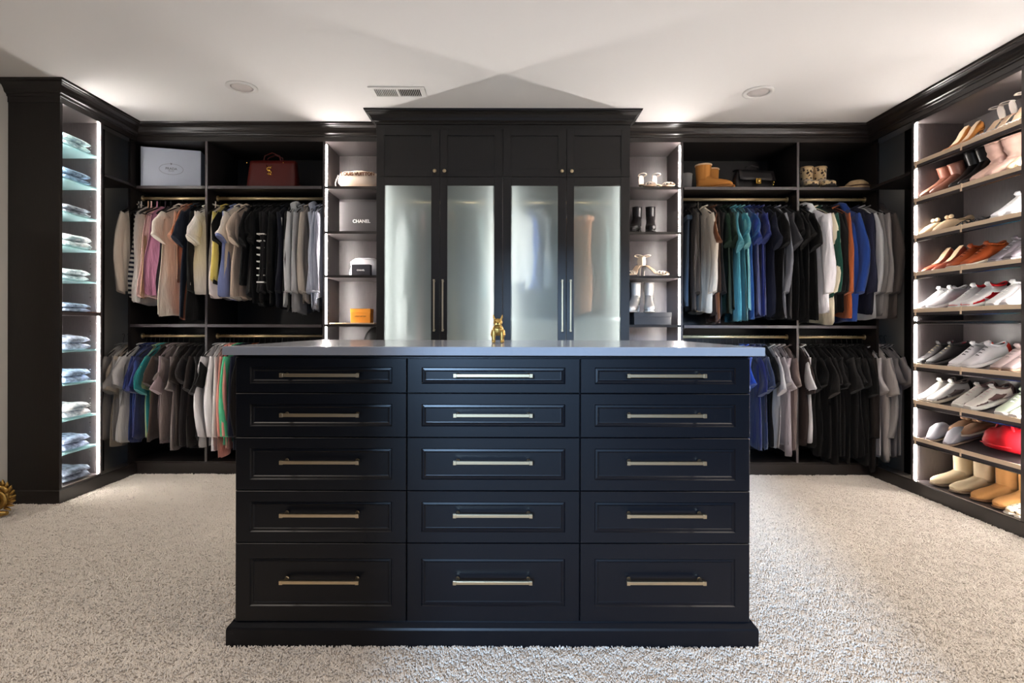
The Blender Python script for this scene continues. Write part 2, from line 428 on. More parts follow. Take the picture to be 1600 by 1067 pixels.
# ------------------------------------------------------------------ central wardrobe
def shaker(w, h, st_l, st_r, st_t, st_b, t=.02, mid=None):
    """frame of a door centred in x, bottom at z 0, face at y=0 looking to -y"""
    mb = MB()
    mb.box(-w / 2, -w / 2 + st_l, 0, t, 0, h).box(w / 2 - st_r, w / 2, 0, t, 0, h)
    mb.box(-w / 2 + st_l, w / 2 - st_r, 0, t, 0, st_b).box(-w / 2 + st_l, w / 2 - st_r, 0, t, h - st_t, h)
    return mb
def bar_pull(parent, length, vertical, loc, m=BRASS):
    r = .0055
    mb = MB()
    a = length / 2
    if vertical:
        mb.box(-r, r, -.037, -.037 + 2 * r, -a, a)
        for s in (-1, 1):
            mb.lathe([(.0055, -.027), (.0055, -.004), (.008, -.0005)], (0, 0, s * (a - .012)), 'y', 10)
            mb.box(-r - .0015, r + .0015, -.0385, -.0255, s * (a - .006) - .006, s * (a - .006) + .006)
    else:
        mb.box(-a, a, -.037, -.037 + 2 * r, -r, r)
        for s in (-1, 1):
            mb.lathe([(.0055, -.027), (.0055, -.004), (.008, -.0005)], (s * (a - .014), 0, 0), 'y', 10)
            mb.box(s * (a - .006) - .006, s * (a - .006) + .006, -.0385, -.0255, -r - .0015, r + .0015)
    return mb.build('bar_pull', m, parent, loc, bevel=.001)
def wardrobe():
    cx = (UX0 + UX1) / 2
    u = thing('wardrobe', 'tall dark wardrobe with four frosted glass doors behind the island', 'wardrobe', (cx, YC, 0))
    w = UX1 - UX0
    yb = YK - .014 - YC
    box('side_panel', WARD, (-w / 2, -w / 2 + .02, .0, yb, 0, H - .004), u)
    box('side_panel', WARD, (w / 2 - .02, w / 2, .0, yb, 0, H - .004), u)
    box('partition', WARD, (-.011, .011, .024, yb, .1, ZF), u)
    wallc = mat('wardrobe_lining', (122, 126, 126), .6)
    box('back_panel', wallc, (-w / 2 + .02, w / 2 - .02, yb, yb + .01, 0, ZF), u)
    box('top_panel', WARD, (-w / 2 + .02, w / 2 - .02, .022, yb, ZF, ZF + .02), u)
    box('frieze', WARD, (-w / 2 + .02, w / 2 - .02, 0, .02, ZF + .001, H - .004), u)
    box('plinth_panel', WARD, (-w / 2 + .02, w / 2 - .02, .0, .02, 0, .10), u)
    z1 = Z(277.5, YC)
    for a, b in ((-w / 2 + .02, -.011), (.011, w / 2 - .02)):
        box('shelf', WARD, (a, b, .024, yb, z1 - .011, z1 + .011), u)
        box('shelf', WARD, (a, b, .024, yb, .10, .12), u)
        box('shelf', wallc, (a, b, .06, yb, 1.20 if a > 0 else .60, 1.222 if a > 0 else .622), u)
        MB().tube([(a, .32, 2.13), (b, .32, 2.13)], .0125, 12).build('closet_rod', GOLDR, u)
    led(-w / 2 + .02, -w / 2 + .034, .03, .05, .14, z1 - .02, u, LEDW)
    led(w / 2 - .034, w / 2 - .02, .03, .05, .14, z1 - .02, u, LEDW)
    led(-.025, -.011, .03, .05, .14, z1 - .02, u, LEDW)
    led(.011, .025, .03, .05, .14, z1 - .02, u, LEDW)
    ex = [588.5, 687.3, 785.3, 884.3, 983]
    gl = [(601, 674), (699, 772), (798, 871), (896, 969)]
    for k in range(4):
        a, b = X(ex[k], YC) + .0015 - cx, X(ex[k + 1], YC) - .0015 - cx
        dw = b - a; mx = (a + b) / 2
        # upper door
        zt, zb = ZF - .001, z1 + .0015
        st_l = X(601 + (k % 2 and 0 or 0), YC)
        l = gl[k]; sl = X(l[0], YC) - cx - a; sr = b - (X(l[1], YC) - cx)
        ud = shaker(dw, zt - zb, sl, sr, .047, .055).build('upper_door', WARD, u, (mx, -.0205, zb), bevel=.0015)
        MB().box(-dw / 2 + sl, dw / 2 - sr, .008, .016, .055, zt - zb - .047).build('door_panel', WARD, ud)
        kx = (dw / 2 - .034) if k % 2 == 0 else (-dw / 2 + .034)
        MB().lathe([(.004, 0), (.004, -.014), (.012, -.018), (.0135, -.024), (.011, -.029), (.001, -.031)], (kx, 0, .035), 'y', 16).build('knob', BRASS, ud)
        # glass door
        zt2, zb2 = z1 - .0015, .105
        gt = Z(291, YC); gb = .20
        dd = shaker(dw, zt2 - zb2, sl, sr, zt2 - gt, gb - zb2).build('glass_door', WARD, u, (mx, -.0205, zb2), bevel=.0015)
        MB().box(-dw / 2 + sl, dw / 2 - sr, .007, .011, gb - zb2, gt - zb2).build('glass_pane', FROST, dd)
        hx = X([678.5, 692, 878, 891][k], YC - .03) - cx - mx
        za, zc = Z(518, YC - .03), Z(437, YC - .03)
        bar_pull(dd, zc - za, True, (hx, 0, (za + zc) / 2 - zb2))
    return u
wardrobe()

# ------------------------------------------------------------------ left jeans tower
def jeans_tower():
    ya, yb2 = 3.50, 3.875
    u = thing('jeans_tower', 'tall dark end tower with lit glass shelves of folded jeans at left', 'shelving', (XL, ya, 0))
    w = XL - WL
    box('end_panel', WOOD, (-w + .001, 0, 0, .022, 0, H - .002), u, bevel=.001)
    box('end_panel', WOODI, (-w + .001, 0, yb2 - ya - .02, yb2 - ya, 0, H - .002), u)
    box('back_panel', WOODI, (-w + .001, -w + .011, .022, yb2 - ya - .02, 0, H - .002), u)
    box('top_panel', WOODI, (-w + .011, 0, .022, yb2 - ya - .02, ZF, ZF + .02), u)
    box('frieze', WOODP, (-.012, 0, .022, yb2 - ya - .02, ZF + .02, H - .002), u)
    box('fixed_shelf', WOODI, (-w + .011, -.002, .022, yb2 - ya - .02, 1.222, 1.243), u)
    box('fixed_shelf', WOODI, (-w + .011, -.002, .022, yb2 - ya - .02, .088, .108), u)
    box('plinth_panel', WOODP, (-.014, 0, .022, yb2 - ya - .02, 0, .088), u)
    MB().box(-.006, 0, .022, yb2 - ya - .02, .105, .109).box(-.006, 0, .022, yb2 - ya - .02, 1.243, 1.247).build('edge_trim', CHROME, u)
    for z in JZ:
        if z in (1.243, .108): continue
        MB().box(-w + .013, -.012, .023, yb2 - ya - .021, z - .010, z).build('glass_shelf', AQUA, u, bevel=.001)
    for i, z in enumerate(JZ):
        if z in (1.243, .108): continue
    led(-.019, -.012, yb2 - ya - .027, yb2 - ya - .02, .112, 1.22, u, LEDJ)
    led(-.019, -.012, yb2 - ya - .027, yb2 - ya - .02, 1.25, ZF - .003, u, LEDJ)
    led(-.019, -.012, .022, .029, .112, 1.22, u, LEDJ)
    led(-.019, -.012, .022, .029, 1.25, ZF - .003, u, LEDJ)
    pins = MB()
    for k in range(70):
        z = .16 + k * .034
        if z > 2.55: break
        pins.box(-w + .05, -w + .056, yb2 - ya - .0215, yb2 - ya - .0195, z, z + .006)
        pins.box(-.075, -.069, yb2 - ya - .0215, yb2 - ya - .0195, z, z + .006)
    pins.build('shelf_pin_holes', CHROME, u)['kind'] = 'stuff'
JZ = [2.346, 2.122, 1.899, 1.680, 1.460, 1.243, .987, .768, .534, .316, .108]
jeans_tower()

def denim(c, i):
    nm = 'denim_%d' % i
    m = mat(nm, c, .9, bump=.4, bscale=400)
    nt = m.node_tree; b = nt.nodes['Principled BSDF']
    tc = nt.nodes.new('ShaderNodeTexCoord'); n = nt.nodes.new('ShaderNodeTexNoise'); n.inputs['Scale'].default_value = 22; n.inputs['Detail'].default_value = 7
    r = nt.nodes.new('ShaderNodeValToRGB'); r.color_ramp.elements[0].position = .38; r.color_ramp.elements[1].position = .66
    r.color_ramp.elements[0].color = rgb(c); r.color_ramp.elements[1].color = rgb(tuple(min(245, int(v * 1.5 + 40)) for v in c))
    nt.links.new(tc.outputs['Object'], n.inputs['Vector']); nt.links.new(n.outputs['Fac'], r.inputs['Fac']); nt.links.new(r.outputs['Color'], b.inputs['Base Color'])
    return m
def folded(name, L, W, h, m, layers, seed):
    """stack of folded layers, front fold at x=0 extending to -x"""
    rnd = random.Random(seed); mb = MB(); z = 0
    t = h / layers
    for k in range(layers):
        dx, dy = rnd.uniform(-.012, .0), rnd.uniform(-.008, .008)
        rs = []; n = 14
        for i in range(13):
            u = i / 12; x = dx - u * L
            e = min(1, min(u, 1 - u) * 9 + .12) ** .5
            ring = []
            for j in range(n):
                a = 2 * pi * j / n
                y = dy + _s(cos(a), .45) * W / 2 * (.9 + .1 * e)
                nz = noise.noise(Vector((x * 12 + seed, y * 12, k * 3.1))) * .5
                zz = z + t * .5 + _s(sin(a), .6) * t * .52 * e * (1 + (nz if sin(a) > 0 else 0)) - (1 - e) * t * .2
                ring.append((x, y, zz))
            rs.append(ring)
        mb.rings(rs); z += t
    return mb
jc = [tuple(int(v * .78) for v in q) for q in [(150, 185, 198), (95, 125, 150), (120, 130, 140), (170, 200, 208), (165, 190, 200), (120, 140, 165), (130, 145, 165), (120, 145, 175), (175, 190, 205), (110, 125, 150), (75, 85, 100)]]
jn = ['pale blue', 'mottled dark blue', 'faded grey-blue', 'very pale blue', 'light blue', 'mid blue', 'grey-blue', 'medium blue', 'bleached blue', 'slate blue', 'dark indigo']
jp = ['on the topmost glass shelf', 'on the second glass shelf down', 'on the third glass shelf down', 'on the fourth glass shelf down', 'on the fifth glass shelf down', 'on the fixed middle shelf', 'on the shelf just below the fixed middle shelf', 'on the fourth shelf from the floor', 'on the third shelf from the floor', 'on the second shelf from the floor', 'on the bottom shelf']
for i, z in enumerate(JZ):
    h = [.085, .08, .06, .085, .07, .06, .095, .085, .09, .09, .08][i]
    dm = denim(jc[i], i)
    o = folded('j', .29, .24, h, dm, 2, i * 7 + 3).build('folded_jeans', dm, loc=(XL - .02, 3.682, z + .002))
    o.rotation_euler.z = random.uniform(-.05, .05)
    tag(o, 'folded %s jeans %s, left tower' % (jn[i], jp[i]), 'jeans', 'folded jeans in the left tower')
    wb_ = MB(); wb_.tube([(-.24, -.10, h * .98), (-.245, 0, h * 1.04), (-.24, .10, h * .98)], .012, 8, flat=.4)
    wb_.build('waistband', dm, o)
    MB().box(-.13, -.06, -.07, .01, h * .96, h * 1.06).build('back_pocket', dm, o, bevel=.004)

# ------------------------------------------------------------------ right shoe towers
SH = [2.272, 2.018, 1.764, 1.509, 1.255, .880, .626, .372]      # front edge height of the slanted shelves
SLN = radians(17)
def shoe_tower(y0, y1, lab):
    u = thing('shoe_tower', lab, 'shelving', (XR, y0, 0)); L = y1 - y0; w = WR - XR
    for a, b in ((0, .019), (L - .019, L)):
        box('side_panel', WOODI, (0, w - .002, a, b, 0, H - .003), u)
    box('back_panel', WOODI, (w - .012, w - .002, .019, L - .019, 0, ZF), u)
    box('top_panel', WOODI, (0.012, w - .012, .019, L - .019, 2.565, ZF), u)
    box('frieze', WOODP, (0, .012, .019, L - .019, 2.565, H - .003), u)
    box('plinth_panel', WOODP, (0, .014, .019, L - .019, 0, .074), u)
    box('bottom_shelf', EDGE, (0.002, w - .012, .019, L - .019, .074, .094), u)
    box('edge_trim', CHROME, (-.001, .004, .019, L - .019, .088, .096), u)
    box('fixed_shelf', WOODI, (0.006, w - .012, .019, L - .019, 1.175, 1.197), u)
    box('edge_trim', CHROME, (-.001, .006, .019, L - .019, 1.178, 1.190), u)
    for z in SH:
        s = MB(); x1 = w - .014; dz = (x1 - .01) * math.tan(SLN)
        s.add([(.01, .0195, z - .016), (.01, L - .0195, z - .016), (x1, L - .0195, z + dz - .016), (x1, .0195, z + dz - .016),
               (.01, .0195, z), (.01, L - .0195, z), (x1, L - .0195, z + dz), (x1, .0195, z + dz)],
              [(0, 1, 2, 3), (4, 5, 6, 7), (0, 1, 5, 4), (1, 2, 6, 5), (2, 3, 7, 6), (3, 0, 4, 7)])
        so = s.build('slanted_shelf', WOODI, u)
        MB().box(0, .004, .0195, L - .0195, z + .0, z + .026).build('shoe_fence', RAILM, so, bevel=.0008)
        MB().box(.003, .010, .0195, L - .0195, z - .020, z - .0).build('edge_band', EDGE, so)
        MB().box(-.001, .003, .0195, L - .0195, z - .026, z - .020).build('chrome_lip', CHROME, so)
        MB().box(-.003, .0, L / 2 - .006, L / 2 + .006, z - .02, z + .028).box(-.003, .0, L - .045, L - .033, z - .02, z + .028).build('fence_bracket', RAILM, so)
    LEDS = MATS.get('leds') or LEDM.copy(); MATS['leds'] = LEDS; LEDS.node_tree.nodes['Principled BSDF'].inputs['Emission Strength'].default_value = STRIP * 1.75
    for a, b in ((L - .026, L - .019), (.019, .026)):
        prev = 2.562
        for k in range(len(SH) + 1):
            lo = (SH[k] + .03) if k < len(SH) else .097
            led(.012, .019, a, b, lo, prev, u, LEDS)
            prev = (SH[k] - .030) if k < len(SH) else 0
    return u
shoe_tower(2.965, 3.79, 'tall lit shoe tower with slanted brass-fenced shelves on the right wall')
shoe_tower(2.14, 2.964, 'second shoe tower nearer the doorway at the right frame edge')
shoe_tower(1.36, 2.139, 'third shoe tower nearest the doorway on the right wall')

# ------------------------------------------------------------------ island
def island():
    D = 1.975
    x0, x1 = X(372, D), X(1169, D); cx = (x0 + x1) / 2; w = x1 - x0; dep = .90
    u = thing('drawer_island', 'large black drawer island standing in the middle of the carpet', 'island', (cx, D, 0))
    box('carcass', ISL, (-w / 2, w / 2, .002, dep, .03, 1.047), u, bevel=.001)
    pr = [(0, 0), (.028, 0), (.028, .062), (.026, .070), (.014, .084), (.010, .090), (.0, .0905)]
    sweep([(-w / 2, dep), (-w / 2, 0), (w / 2, 0), (w / 2, dep)], pr).build('plinth', ISL, u)
    rows = [559, 613.5, 682, 764.5, 845.5, 967]
    hy = [587, 649.5, 723.5, 806.5, 911]
    cols = [372, 637.5, 905.5, 1169]; hx = [499, 770.5, 1042.5]
    for r in range(5):
        zt, zb = Z(rows[r], D) - .0015, Z(rows[r + 1], D) + .0015
        for c in range(3):
            a, b = X(cols[c], D) + .002 - cx, X(cols[c + 1], D) - .002 - cx
            h = zt - zb; ww = b - a; mx = (a + b) / 2
            bx = .053; bz = .034 if r < 1 else (.040 if r < 4 else .056)
            th = .02
            # frame with stepped, bevelled recess
            def rect(ix, iz): return [(-ww / 2 + ix, iz), (ww / 2 - ix, iz), (ww / 2 - ix, h - iz), (-ww / 2 + ix, h - iz)]
            rings = [(0, 0, th), (0, 0, .0015), (.0015, .0015, 0), (bx - .002, bz - .002, 0), (bx + .0015, bz + .0015, .0045), (bx + .0085, bz + .0085, .0035), (bx + .012, bz + .012, .0065), (bx + .016, bz + .014, .0068)]
            mb = MB(); rs = []
            for ix, iz, y in rings:
                rs.append([(p[0], y - th, p[1]) for p in rect(ix, iz)])
            mb.rings(rs, True, False)
            dr = mb.build('drawer', ISL, u, (mx, 0, zb))
            hz = Z(hy[r], D - .055); hxx = X(hx[c], D - .055) - cx - mx
            bar_pull(dr, .281, False, (hxx, -th, hz - zb))
    fr = MB().box(-w / 2, w / 2, -.004, .004, 1.040, 1.0475).build('top_rail', ISL, u)
    # countertop
    cx0, cx1 = X(347, 1.93), X(1196, 1.93)
    ct = MB().box(-(cx1 - cx0) / 2, (cx1 - cx0) / 2, 0, 1.02, 0, .031).build('countertop', QUARTZ, loc=((cx0 + cx1) / 2, 1.93, 1.0475), bevel=.002)
    tag(ct, 'grey polished quartz countertop lying on the black drawer island', 'countertop')
island()

# ------------------------------------------------------------------ ceiling fixtures
for px, py, lab in ((377, 137, 'round white recessed ceiling light on the left, unlit'), (1184, 143, 'round white recessed ceiling light on the right, unlit')):
    Dd = F * (H - CH) / (VY - py)
    t = thing('recessed_light', lab, 'ceiling light', (X(px, Dd), Dd, H), group='recessed ceiling lights')
    MB().lathe([(.098, 0), (.098, -.006), (.090, -.009), (.074, -.009), (.070, -.002), (.070, 0)], n=40).build('trim_ring', WHITEM, t)
    MB().lathe([(.070, -.002), (.055, -.006), (.03, -.012), (.001, -.014)], n=40).build('lens', mat('lens_white', (215, 208, 205), .25), t)
t = thing('air_vent', 'white rectangular ceiling air vent left of the wardrobe crown', 'vent', (X(622, 3.64), 3.63, H))
fw, fd = .185, .085
MB().box(-fw, fw, -fd, -fd + .03, -.008, 0).box(-fw, fw, fd - .03, fd, -.008, 0).box(-fw, -fw + .035, -fd + .03, fd - .03, -.008, 0).box(fw - .035, fw, -fd + .03, fd - .03, -.008, 0).box(-.008, .008, -fd + .03, fd - .03, -.008, 0).build('frame', WHITEM, t, bevel=.002)
MB().box(-fw + .03, fw - .03, -fd + .03, fd - .03, -.002, -.0005).build('backing', DARK, t)
for k in range(24):
    xx = (-fw + .041 + k * .0122) if k < 12 else (.016 + (k - 12) * .0122)
    tilt = .004 if k < 12 else -.001
    mb = MB(); mb.add([(xx, -fd + .03, -.007), (xx + .002, -fd + .03, -.007), (xx + .002 + tilt, -fd + .03, -.001), (xx + tilt, -fd + .03, -.001),
                       (xx, fd - .03, -.007), (xx + .002, fd - .03, -.007), (xx + .002 + tilt, fd - .03, -.001), (xx + tilt, fd - .03, -.001)],
                      [(0, 1, 2, 3), (4, 7, 6, 5), (0, 4, 5, 1), (1, 5, 6, 2), (2, 6, 7, 3), (3, 7, 4, 0)])
    mb.build('slat', WHITEM, t)

# ------------------------------------------------------------------ garments
HANGER = None
def make_hanger():
    t = thing('clothes_hanger', None, None)
    pts = [(0, -.205, -.165), (0, -.19, -.150), (0, -.10, -.105), (0, -.03, -.075), (0, 0, -.066), (0, .03, -.075), (0, .10, -.105), (0, .19, -.150), (0, .205, -.165)]
    a = MB().tube(pts, .006, 6).build('shoulder_bar', BLACKP, t)
    b = MB().tube([(0, -.195, -.157), (0, .195, -.157)], .003, 5).build('trouser_bar', BLACKP, t)
    hk = [(0, 0, -.068), (0, 0, -.04), (0, .006, -.026)] + [(0, .016 * sin(q), .016 * -cos(q) + .0 - .0) for q in [radians(v) for v in (40, 80, 120, 160, 200, 240)]]
    c = MB().tube(hk, .0019, 5).build('hook', STEEL, t)
    KIDS[t.name] = [a, b, c]
    return t
HANG0 = make_hanger(); HUSED = [False]
HL = {}
def hanger_at(x, z, twist, rod, lab):
    h = HANG0 if not HUSED[0] else copy_tree(HANG0)
    HUSED[0] = True
    h.location = (x, RODY, z + .0); h.rotation_euler = (0, 0, twist)
    g = 'hangers on the %s rod' % rod
    if 'row of black' in lab: tag(h, 'slim black hanger with steel hook among the black clothes on the %s rod' % rod, 'hanger', g)
    else:
        l2 = 'black hanger of the ' + lab
        if len(l2.replace('-', ' ').split()) > 16: l2 = 'hanger of ' + lab.replace('long-sleeved ', '').replace('sleeveless ', '').replace(' ones', '')
        tag(h, l2, 'hanger', g)
    return h
def sil(t, w0, w1):
    return w0 + (w1 - w0) * t
def garment_body(w0, w1, length, th, seed, drop=.085, folds=1.0, neckw=.075, scoop=0.03, flare=0):
    """body in the YZ plane, +/-y across, z down from 0 = neck"""
    rnd = random.Random(seed); mb = MB(); nu, nv = 19, 13
    ph = [rnd.uniform(0, 6.28) for _ in range(6)]; k1, k2 = rnd.uniform(14, 22), rnd.uniform(28, 42)
    rs = []
    lean = rnd.uniform(-.02, .02)
    for i in range(nv + 1):
        v = (i / nv) ** 1.15
        front = []; back = []
        for j in range(nu + 1):
            u = -1 + 2 * j / nu
            halfw = w0 + (w1 - w0) * min(1, v * 1.2) + .006 * sin(ph[0] + v * 9)
            y = u * halfw
            au = abs(u) * w0
            top = -max(0, au - neckw * .6) / (w0 - neckw * .6) * drop
            if abs(u) * w0 < neckw: top -= scoop * (1 - (abs(u) * w0 / neckw) ** 2) * .5
            bot = -length + .012 * sin(u * 4 + ph[1]) + (0.02 if abs(u) > .9 else 0)
            z = top + (bot - top) * v
            prof = (1 - abs(u) ** 3.0) ** .5 if abs(u) < 1 else 0
            tk = th * (.35 + .65 * min(1, v * 5)) * (prof * .8 + .2 * (abs(u) < 1))
            fa = folds * .014 * min(1, .2 + v * 1.3)
            fx = fa * (sin(k1 * y + ph[2] + v * 1.5) + .5 * sin(k2 * y + ph[3] - v * 2)) + lean * v
            fy = fa * .55 * (sin(k1 * 1.3 * y + ph[4]) + sin(k2 * y * .8 + ph[5]))
            front.append((fx - tk + fy * .3, y, z)); back.append((fx + tk - fy * .3, y, z))
        rs.append(front + back[::-1])
    mb.rings(rs, True, True)
    return mb
def sleeve(sgn, w0, drop, length, ang, r0, r1, th, seed, cuff=False):
    rnd = random.Random(seed * 3 + sgn); p0 = Vector((0, sgn * (w0 - .035), -drop - .035))
    n = 14; rs = []; m = 8 if length > .35 else 6
    bend = rnd.uniform(-.03, .03)
    for i in range(m + 1):
        t = i / m
        a = ang * (1 - t * .75) if length > .35 else ang
        # hangs outward then down
        c = p0 + Vector((bend * sin(t * pi), sgn * (sin(a) * length * t + .012), -cos(a) * length * t))
        r = r0 + (r1 - r0) * t + .004 * sin(t * 11 + seed)
        ring = []
        tx = Vector((0, sgn * sin(ang), -cos(ang))); nrm = Vector((0, cos(ang), sgn * sin(ang)))
        for j in range(n):
            q = 2 * pi * j / n
            wob = 1 + .13 * sin(3 * q + i * .9 + seed)
            ring.append(c + nrm * cos(q) * r * wob + Vector((1, 0, 0)) * sin(q) * th * wob * (.75 + .35 * t))
        rs.append(ring)
    mb = MB().rings(rs, True, True)
    return mb
def garment(kind, c, x, zrod, zbot, label, cat, group=None, twist=0, fk='cotton', th=.017, yc=None, extra=None, hang=True, rod='', m=None):
    """x on rod; zbot world height of the hem"""
    m = m or fabric(c, fk); seed = random.randint(0, 9999)
    y = RODY if yc is None else yc
    z0 = zrod - .064
    L = z0 - zbot
    nm = {'tee': 't_shirt', 'long': 'long_sleeve_top', 'hoodie': 'hoodie', 'tank': 'sleeveless_top', 'pants': 'trousers', 'coat': 'long_coat', 'dress': 'dress'}[kind]
    if kind == 'pants':
        mb = garment_body(.13, .14, L - .09, th * .8, seed, drop=0, folds=.35, neckw=.01, scoop=0)
        o = mb.build(nm, m, loc=(x, y, z0 - .09))
        MB().box(-th - .004, th + .004, -.13, .13, -.03, .006).build('waistband', m, o, bevel=.004)
    else:
        if kind == 'tee': w0, w1, f = .205, random.uniform(.225, .26), 1.0
        elif kind == 'tank': w0, w1, f = .15, .20, 1.1
        elif kind == 'dress': w0, w1, f = .14, .2, 1.3
        elif kind == 'coat': w0, w1, f = .205, .26, .8
        else: w0, w1, f = .205, .235, .9
        mb = garment_body(w0, w1, L, th, seed, drop=.09, folds=f)
        o = mb.build(nm, m, loc=(x, y, z0))
        if kind == 'tee':
            sl_, sa_, sr_ = random.uniform(.19, .29), random.uniform(14, 28), random.uniform(.078, .098)
            for s in (-1, 1): sleeve(s, w0, .07, sl_, radians(sa_ if s < 0 else 10), .052, sr_, th * 1.1, seed).build('sleeve', m, o)
        elif kind in ('long', 'hoodie', 'coat'):
            sl = min(.60, L * .92)
            for s in (-1, 1):
                sv = sleeve(s, w0, .07, sl, radians(17 if s < 0 else 6), .058, .045, th * 1.15, seed).build('sleeve', m, o)
        # collar
        if kind == 'hoodie':
            MB().tube([(0, -.09, -.03), (-.01, -.07, .0), (0, -.02, .02), (0, .05, .018), (.01, .09, -.02), (0, .06, -.06), (0, -.05, -.065)], .026, 8, closed=True, flat=.8).build('hood', m, o)
        elif kind not in ('tank', 'dress'):
            MB().tube([(-.02, -.07, -.012), (-.028, 0, -.035), (-.02, .07, -.012), (.02, .072, .002), (.028, 0, .004), (.02, -.072, .002)], .0065, 6, closed=True).build('collar', m, o)
        else:
            for s in (-1, 1):
                MB().tube([(0, s * .10, -.06), (0, s * .09, -.01), (0, s * .09, .02)], .008, 6, flat=.4).build('strap', m, o)
    if extra == 'ladder':
        for k in range(8):
            MB().box(-.012 - th, .012 + th, -.275, -.215, -.27 - k * .052, -.261 - k * .052).build('stripe', mat('white_stripe', (225, 222, 215), .9), o)
    if extra == 'patch':
        MB().box(-th - .02, -th - .018, -.262, -.19, -.50, -.42).build('patch', mat('pale_patch', (190, 200, 190), .9), o)
    if extra == 'piping':
        MB().tube([(.02, -.21, -.13), (.022, -.245, -.3), (.018, -.262, -.5), (.016, -.26, -.62)], .006, 6).build('piping', mat('white_stripe', (225, 222, 215), .9), o)
    o.rotation_euler.z = twist
    tag(o, label, cat, group)
    if hang: hanger_at(x, zrod, twist, rod, label)
    return o

CATN = {'tee': ('tee', 't-shirt'), 'long': ('long-sleeved top', 'top'), 'hoodie': ('hooded sweatshirt', 'sweatshirt'), 'tank': ('sleeveless top', 'top'), 'pants': ('trousers', 'trousers'), 'coat': ('long garment', 'coat'), 'dress': ('hanging dress', 'dress')}
BK = (12, 11, 11)
def row(items, zrod, rod, side):
    D0 = 4.27
    n = len(items)
    names = [(it[2] + ' ' + CATN[it[1]][0]) for it in items]
    blacks = [it[3] == BK or max(it[3]) < 34 for it in items]
    used = {}
    for i, it in enumerate(items):
        px, kind, cn, c, by = it[:5]; opt = it[5] if len(it) > 5 else {}
        l = items[i - 1][2] if i > 0 else None; r = items[i + 1][2] if i < n - 1 else None
        nme = names[i]
        if opt.get('look'): lab = opt['look'] + ' on the %s rod' % rod; grp = None
        else:
            if l and r: lab = '%s between %s and %s ones on the %s rod' % (nme, l, r, rod) if l != r else '%s between two %s ones on the %s rod' % (nme, l, rod)
            elif r: lab = 'leftmost %s on the %s rod' % (nme, rod)
            else: lab = 'rightmost %s on the %s rod' % (nme, rod)
        used.setdefault(lab, []).append(i)
        items[i] = (px, kind, cn, c, by, opt, lab)
    for lab, idx in used.items():
        if len(idx) > 1 and not (items[idx[0]][2] == 'black'):
            for q, k in enumerate(idx):
                t = items[k]; items[k] = t[:6] + (('%s one of similar %s on the %s rod' % (['first', 'second', 'third', 'fourth', 'fifth'][q] + ' from left,', names[k] + 's', rod)),)
    cnt = {}
    for it in items: cnt[it[6]] = cnt.get(it[6], 0) + 1
    for i, (px, kind, cn, c, by, opt, lab) in enumerate(items):
        x = X(px, D0)
        zb = Z(by, 4.18) + random.uniform(-.012, .03)
        tw = opt.get('tw', random.uniform(-.10, .10)) + (0.12 if side > 0 else -0.12) * opt.get('tk', 1)
        grp = ('black clothes on the %s rod' % rod) if cnt[lab] > 1 else None
        if cnt[lab] > 1: lab = 'black garment in the row of black clothes on the %s rod' % rod
        garment(kind, c, x, zrod, zb, lab, CATN[kind][1], grp, tw, opt.get('fk', 'cotton'), opt.get('th', .017), extra=opt.get('ex'), rod=rod, m=opt.get('m'))

NS = stripes('navy_white_stripe', (232, 228, 220), (30, 34, 52), 28)
NS2 = stripes('tie_stripe', (225, 220, 210), (34, 38, 58), 36, duty=.4)
UL = [
 (196, 'tank', 'soft grey', (150, 140, 132), 448, {}), (203, 'long', 'oatmeal', (222, 208, 190), 452, {}),
 (212, 'tank', 'navy striped', (230, 228, 222), 470, {'m': NS}), (220, 'tank', 'white', (240, 235, 228), 473, {'tw': -.2, }),
 (228, 'dress', 'peach', (222, 176, 140), 470, {}), (236, 'dress', 'blush', (238, 198, 190), 468, {'tw': -.22, 'fk': 'satin'}),
 (245, 'dress', 'orchid pink', (212, 142, 170), 464, {'tw': -.22, 'fk': 'satin', 'th': .024}), (255, 'tank', 'plum', (70, 52, 62), 472, {}),
 (264, 'tank', 'black', BK, 476), (272, 'tee', 'ivory', (238, 226, 210), 497, {'tw': -.2, }), (280, 'tee', 'tan', (186, 138, 112), 440, {'th': .022}),
 (288, 'tee', 'rust orange', (172, 98, 62), 500, {}), (297, 'tee', 'slate navy', (34, 40, 52), 500, {}), (306, 'coat', 'black', BK, 505),
 (316, 'tee', 'cream', (242, 234, 222), 455, {}), (325, 'tee', 'off-white', (238, 232, 222), 462, {'tw': -.2, 'th': .022}), (334, 'dress', 'ecru', (242, 230, 224), 466, {'th': .022}),
 (344, 'long', 'lemon yellow', (228, 206, 108), 430, {}), (352, 'tee', 'black', BK, 445), (359, 'tee', 'periwinkle', (130, 142, 190), 466, {}),
 (367, 'tee', 'bone', (232, 222, 208), 472, {'tw': -.2, 'th': .022}), (376, 'tee', 'beige', (222, 200, 180), 470, {}), (386, 'tee', 'black', BK, 450),
 (394, 'tee', 'black', BK, 468), (403, 'tee', 'black', BK, 474), (411, 'long', 'black', BK, 478), (420, 'long', 'black', (24, 22, 24), 470, {'ex': 'ladder', 'look': 'black long-sleeved top with white ladder stripes'}),
 (430, 'long', 'black', BK, 478), (438, 'long', 'midnight', (20, 22, 34), 486, {'ex': 'piping', 'look': 'midnight track top with white piping'}), (447, 'long', 'black', BK, 484),
 (456, 'hoodie', 'pale grey', (205, 206, 206), 480, {'th': .024}), (466, 'long', 'mid grey', (176, 176, 178), 488, {}), (474, 'long', 'taupe', (176, 166, 154), 474, {'th': .022}),
 (483, 'hoodie', 'grey-blue', (168, 174, 190), 482, {'th': .024}), (492, 'long', 'light blue-grey', (175, 182, 198), 478, {}), (499, 'long', 'lavender grey', (160, 164, 180), 470, {})]
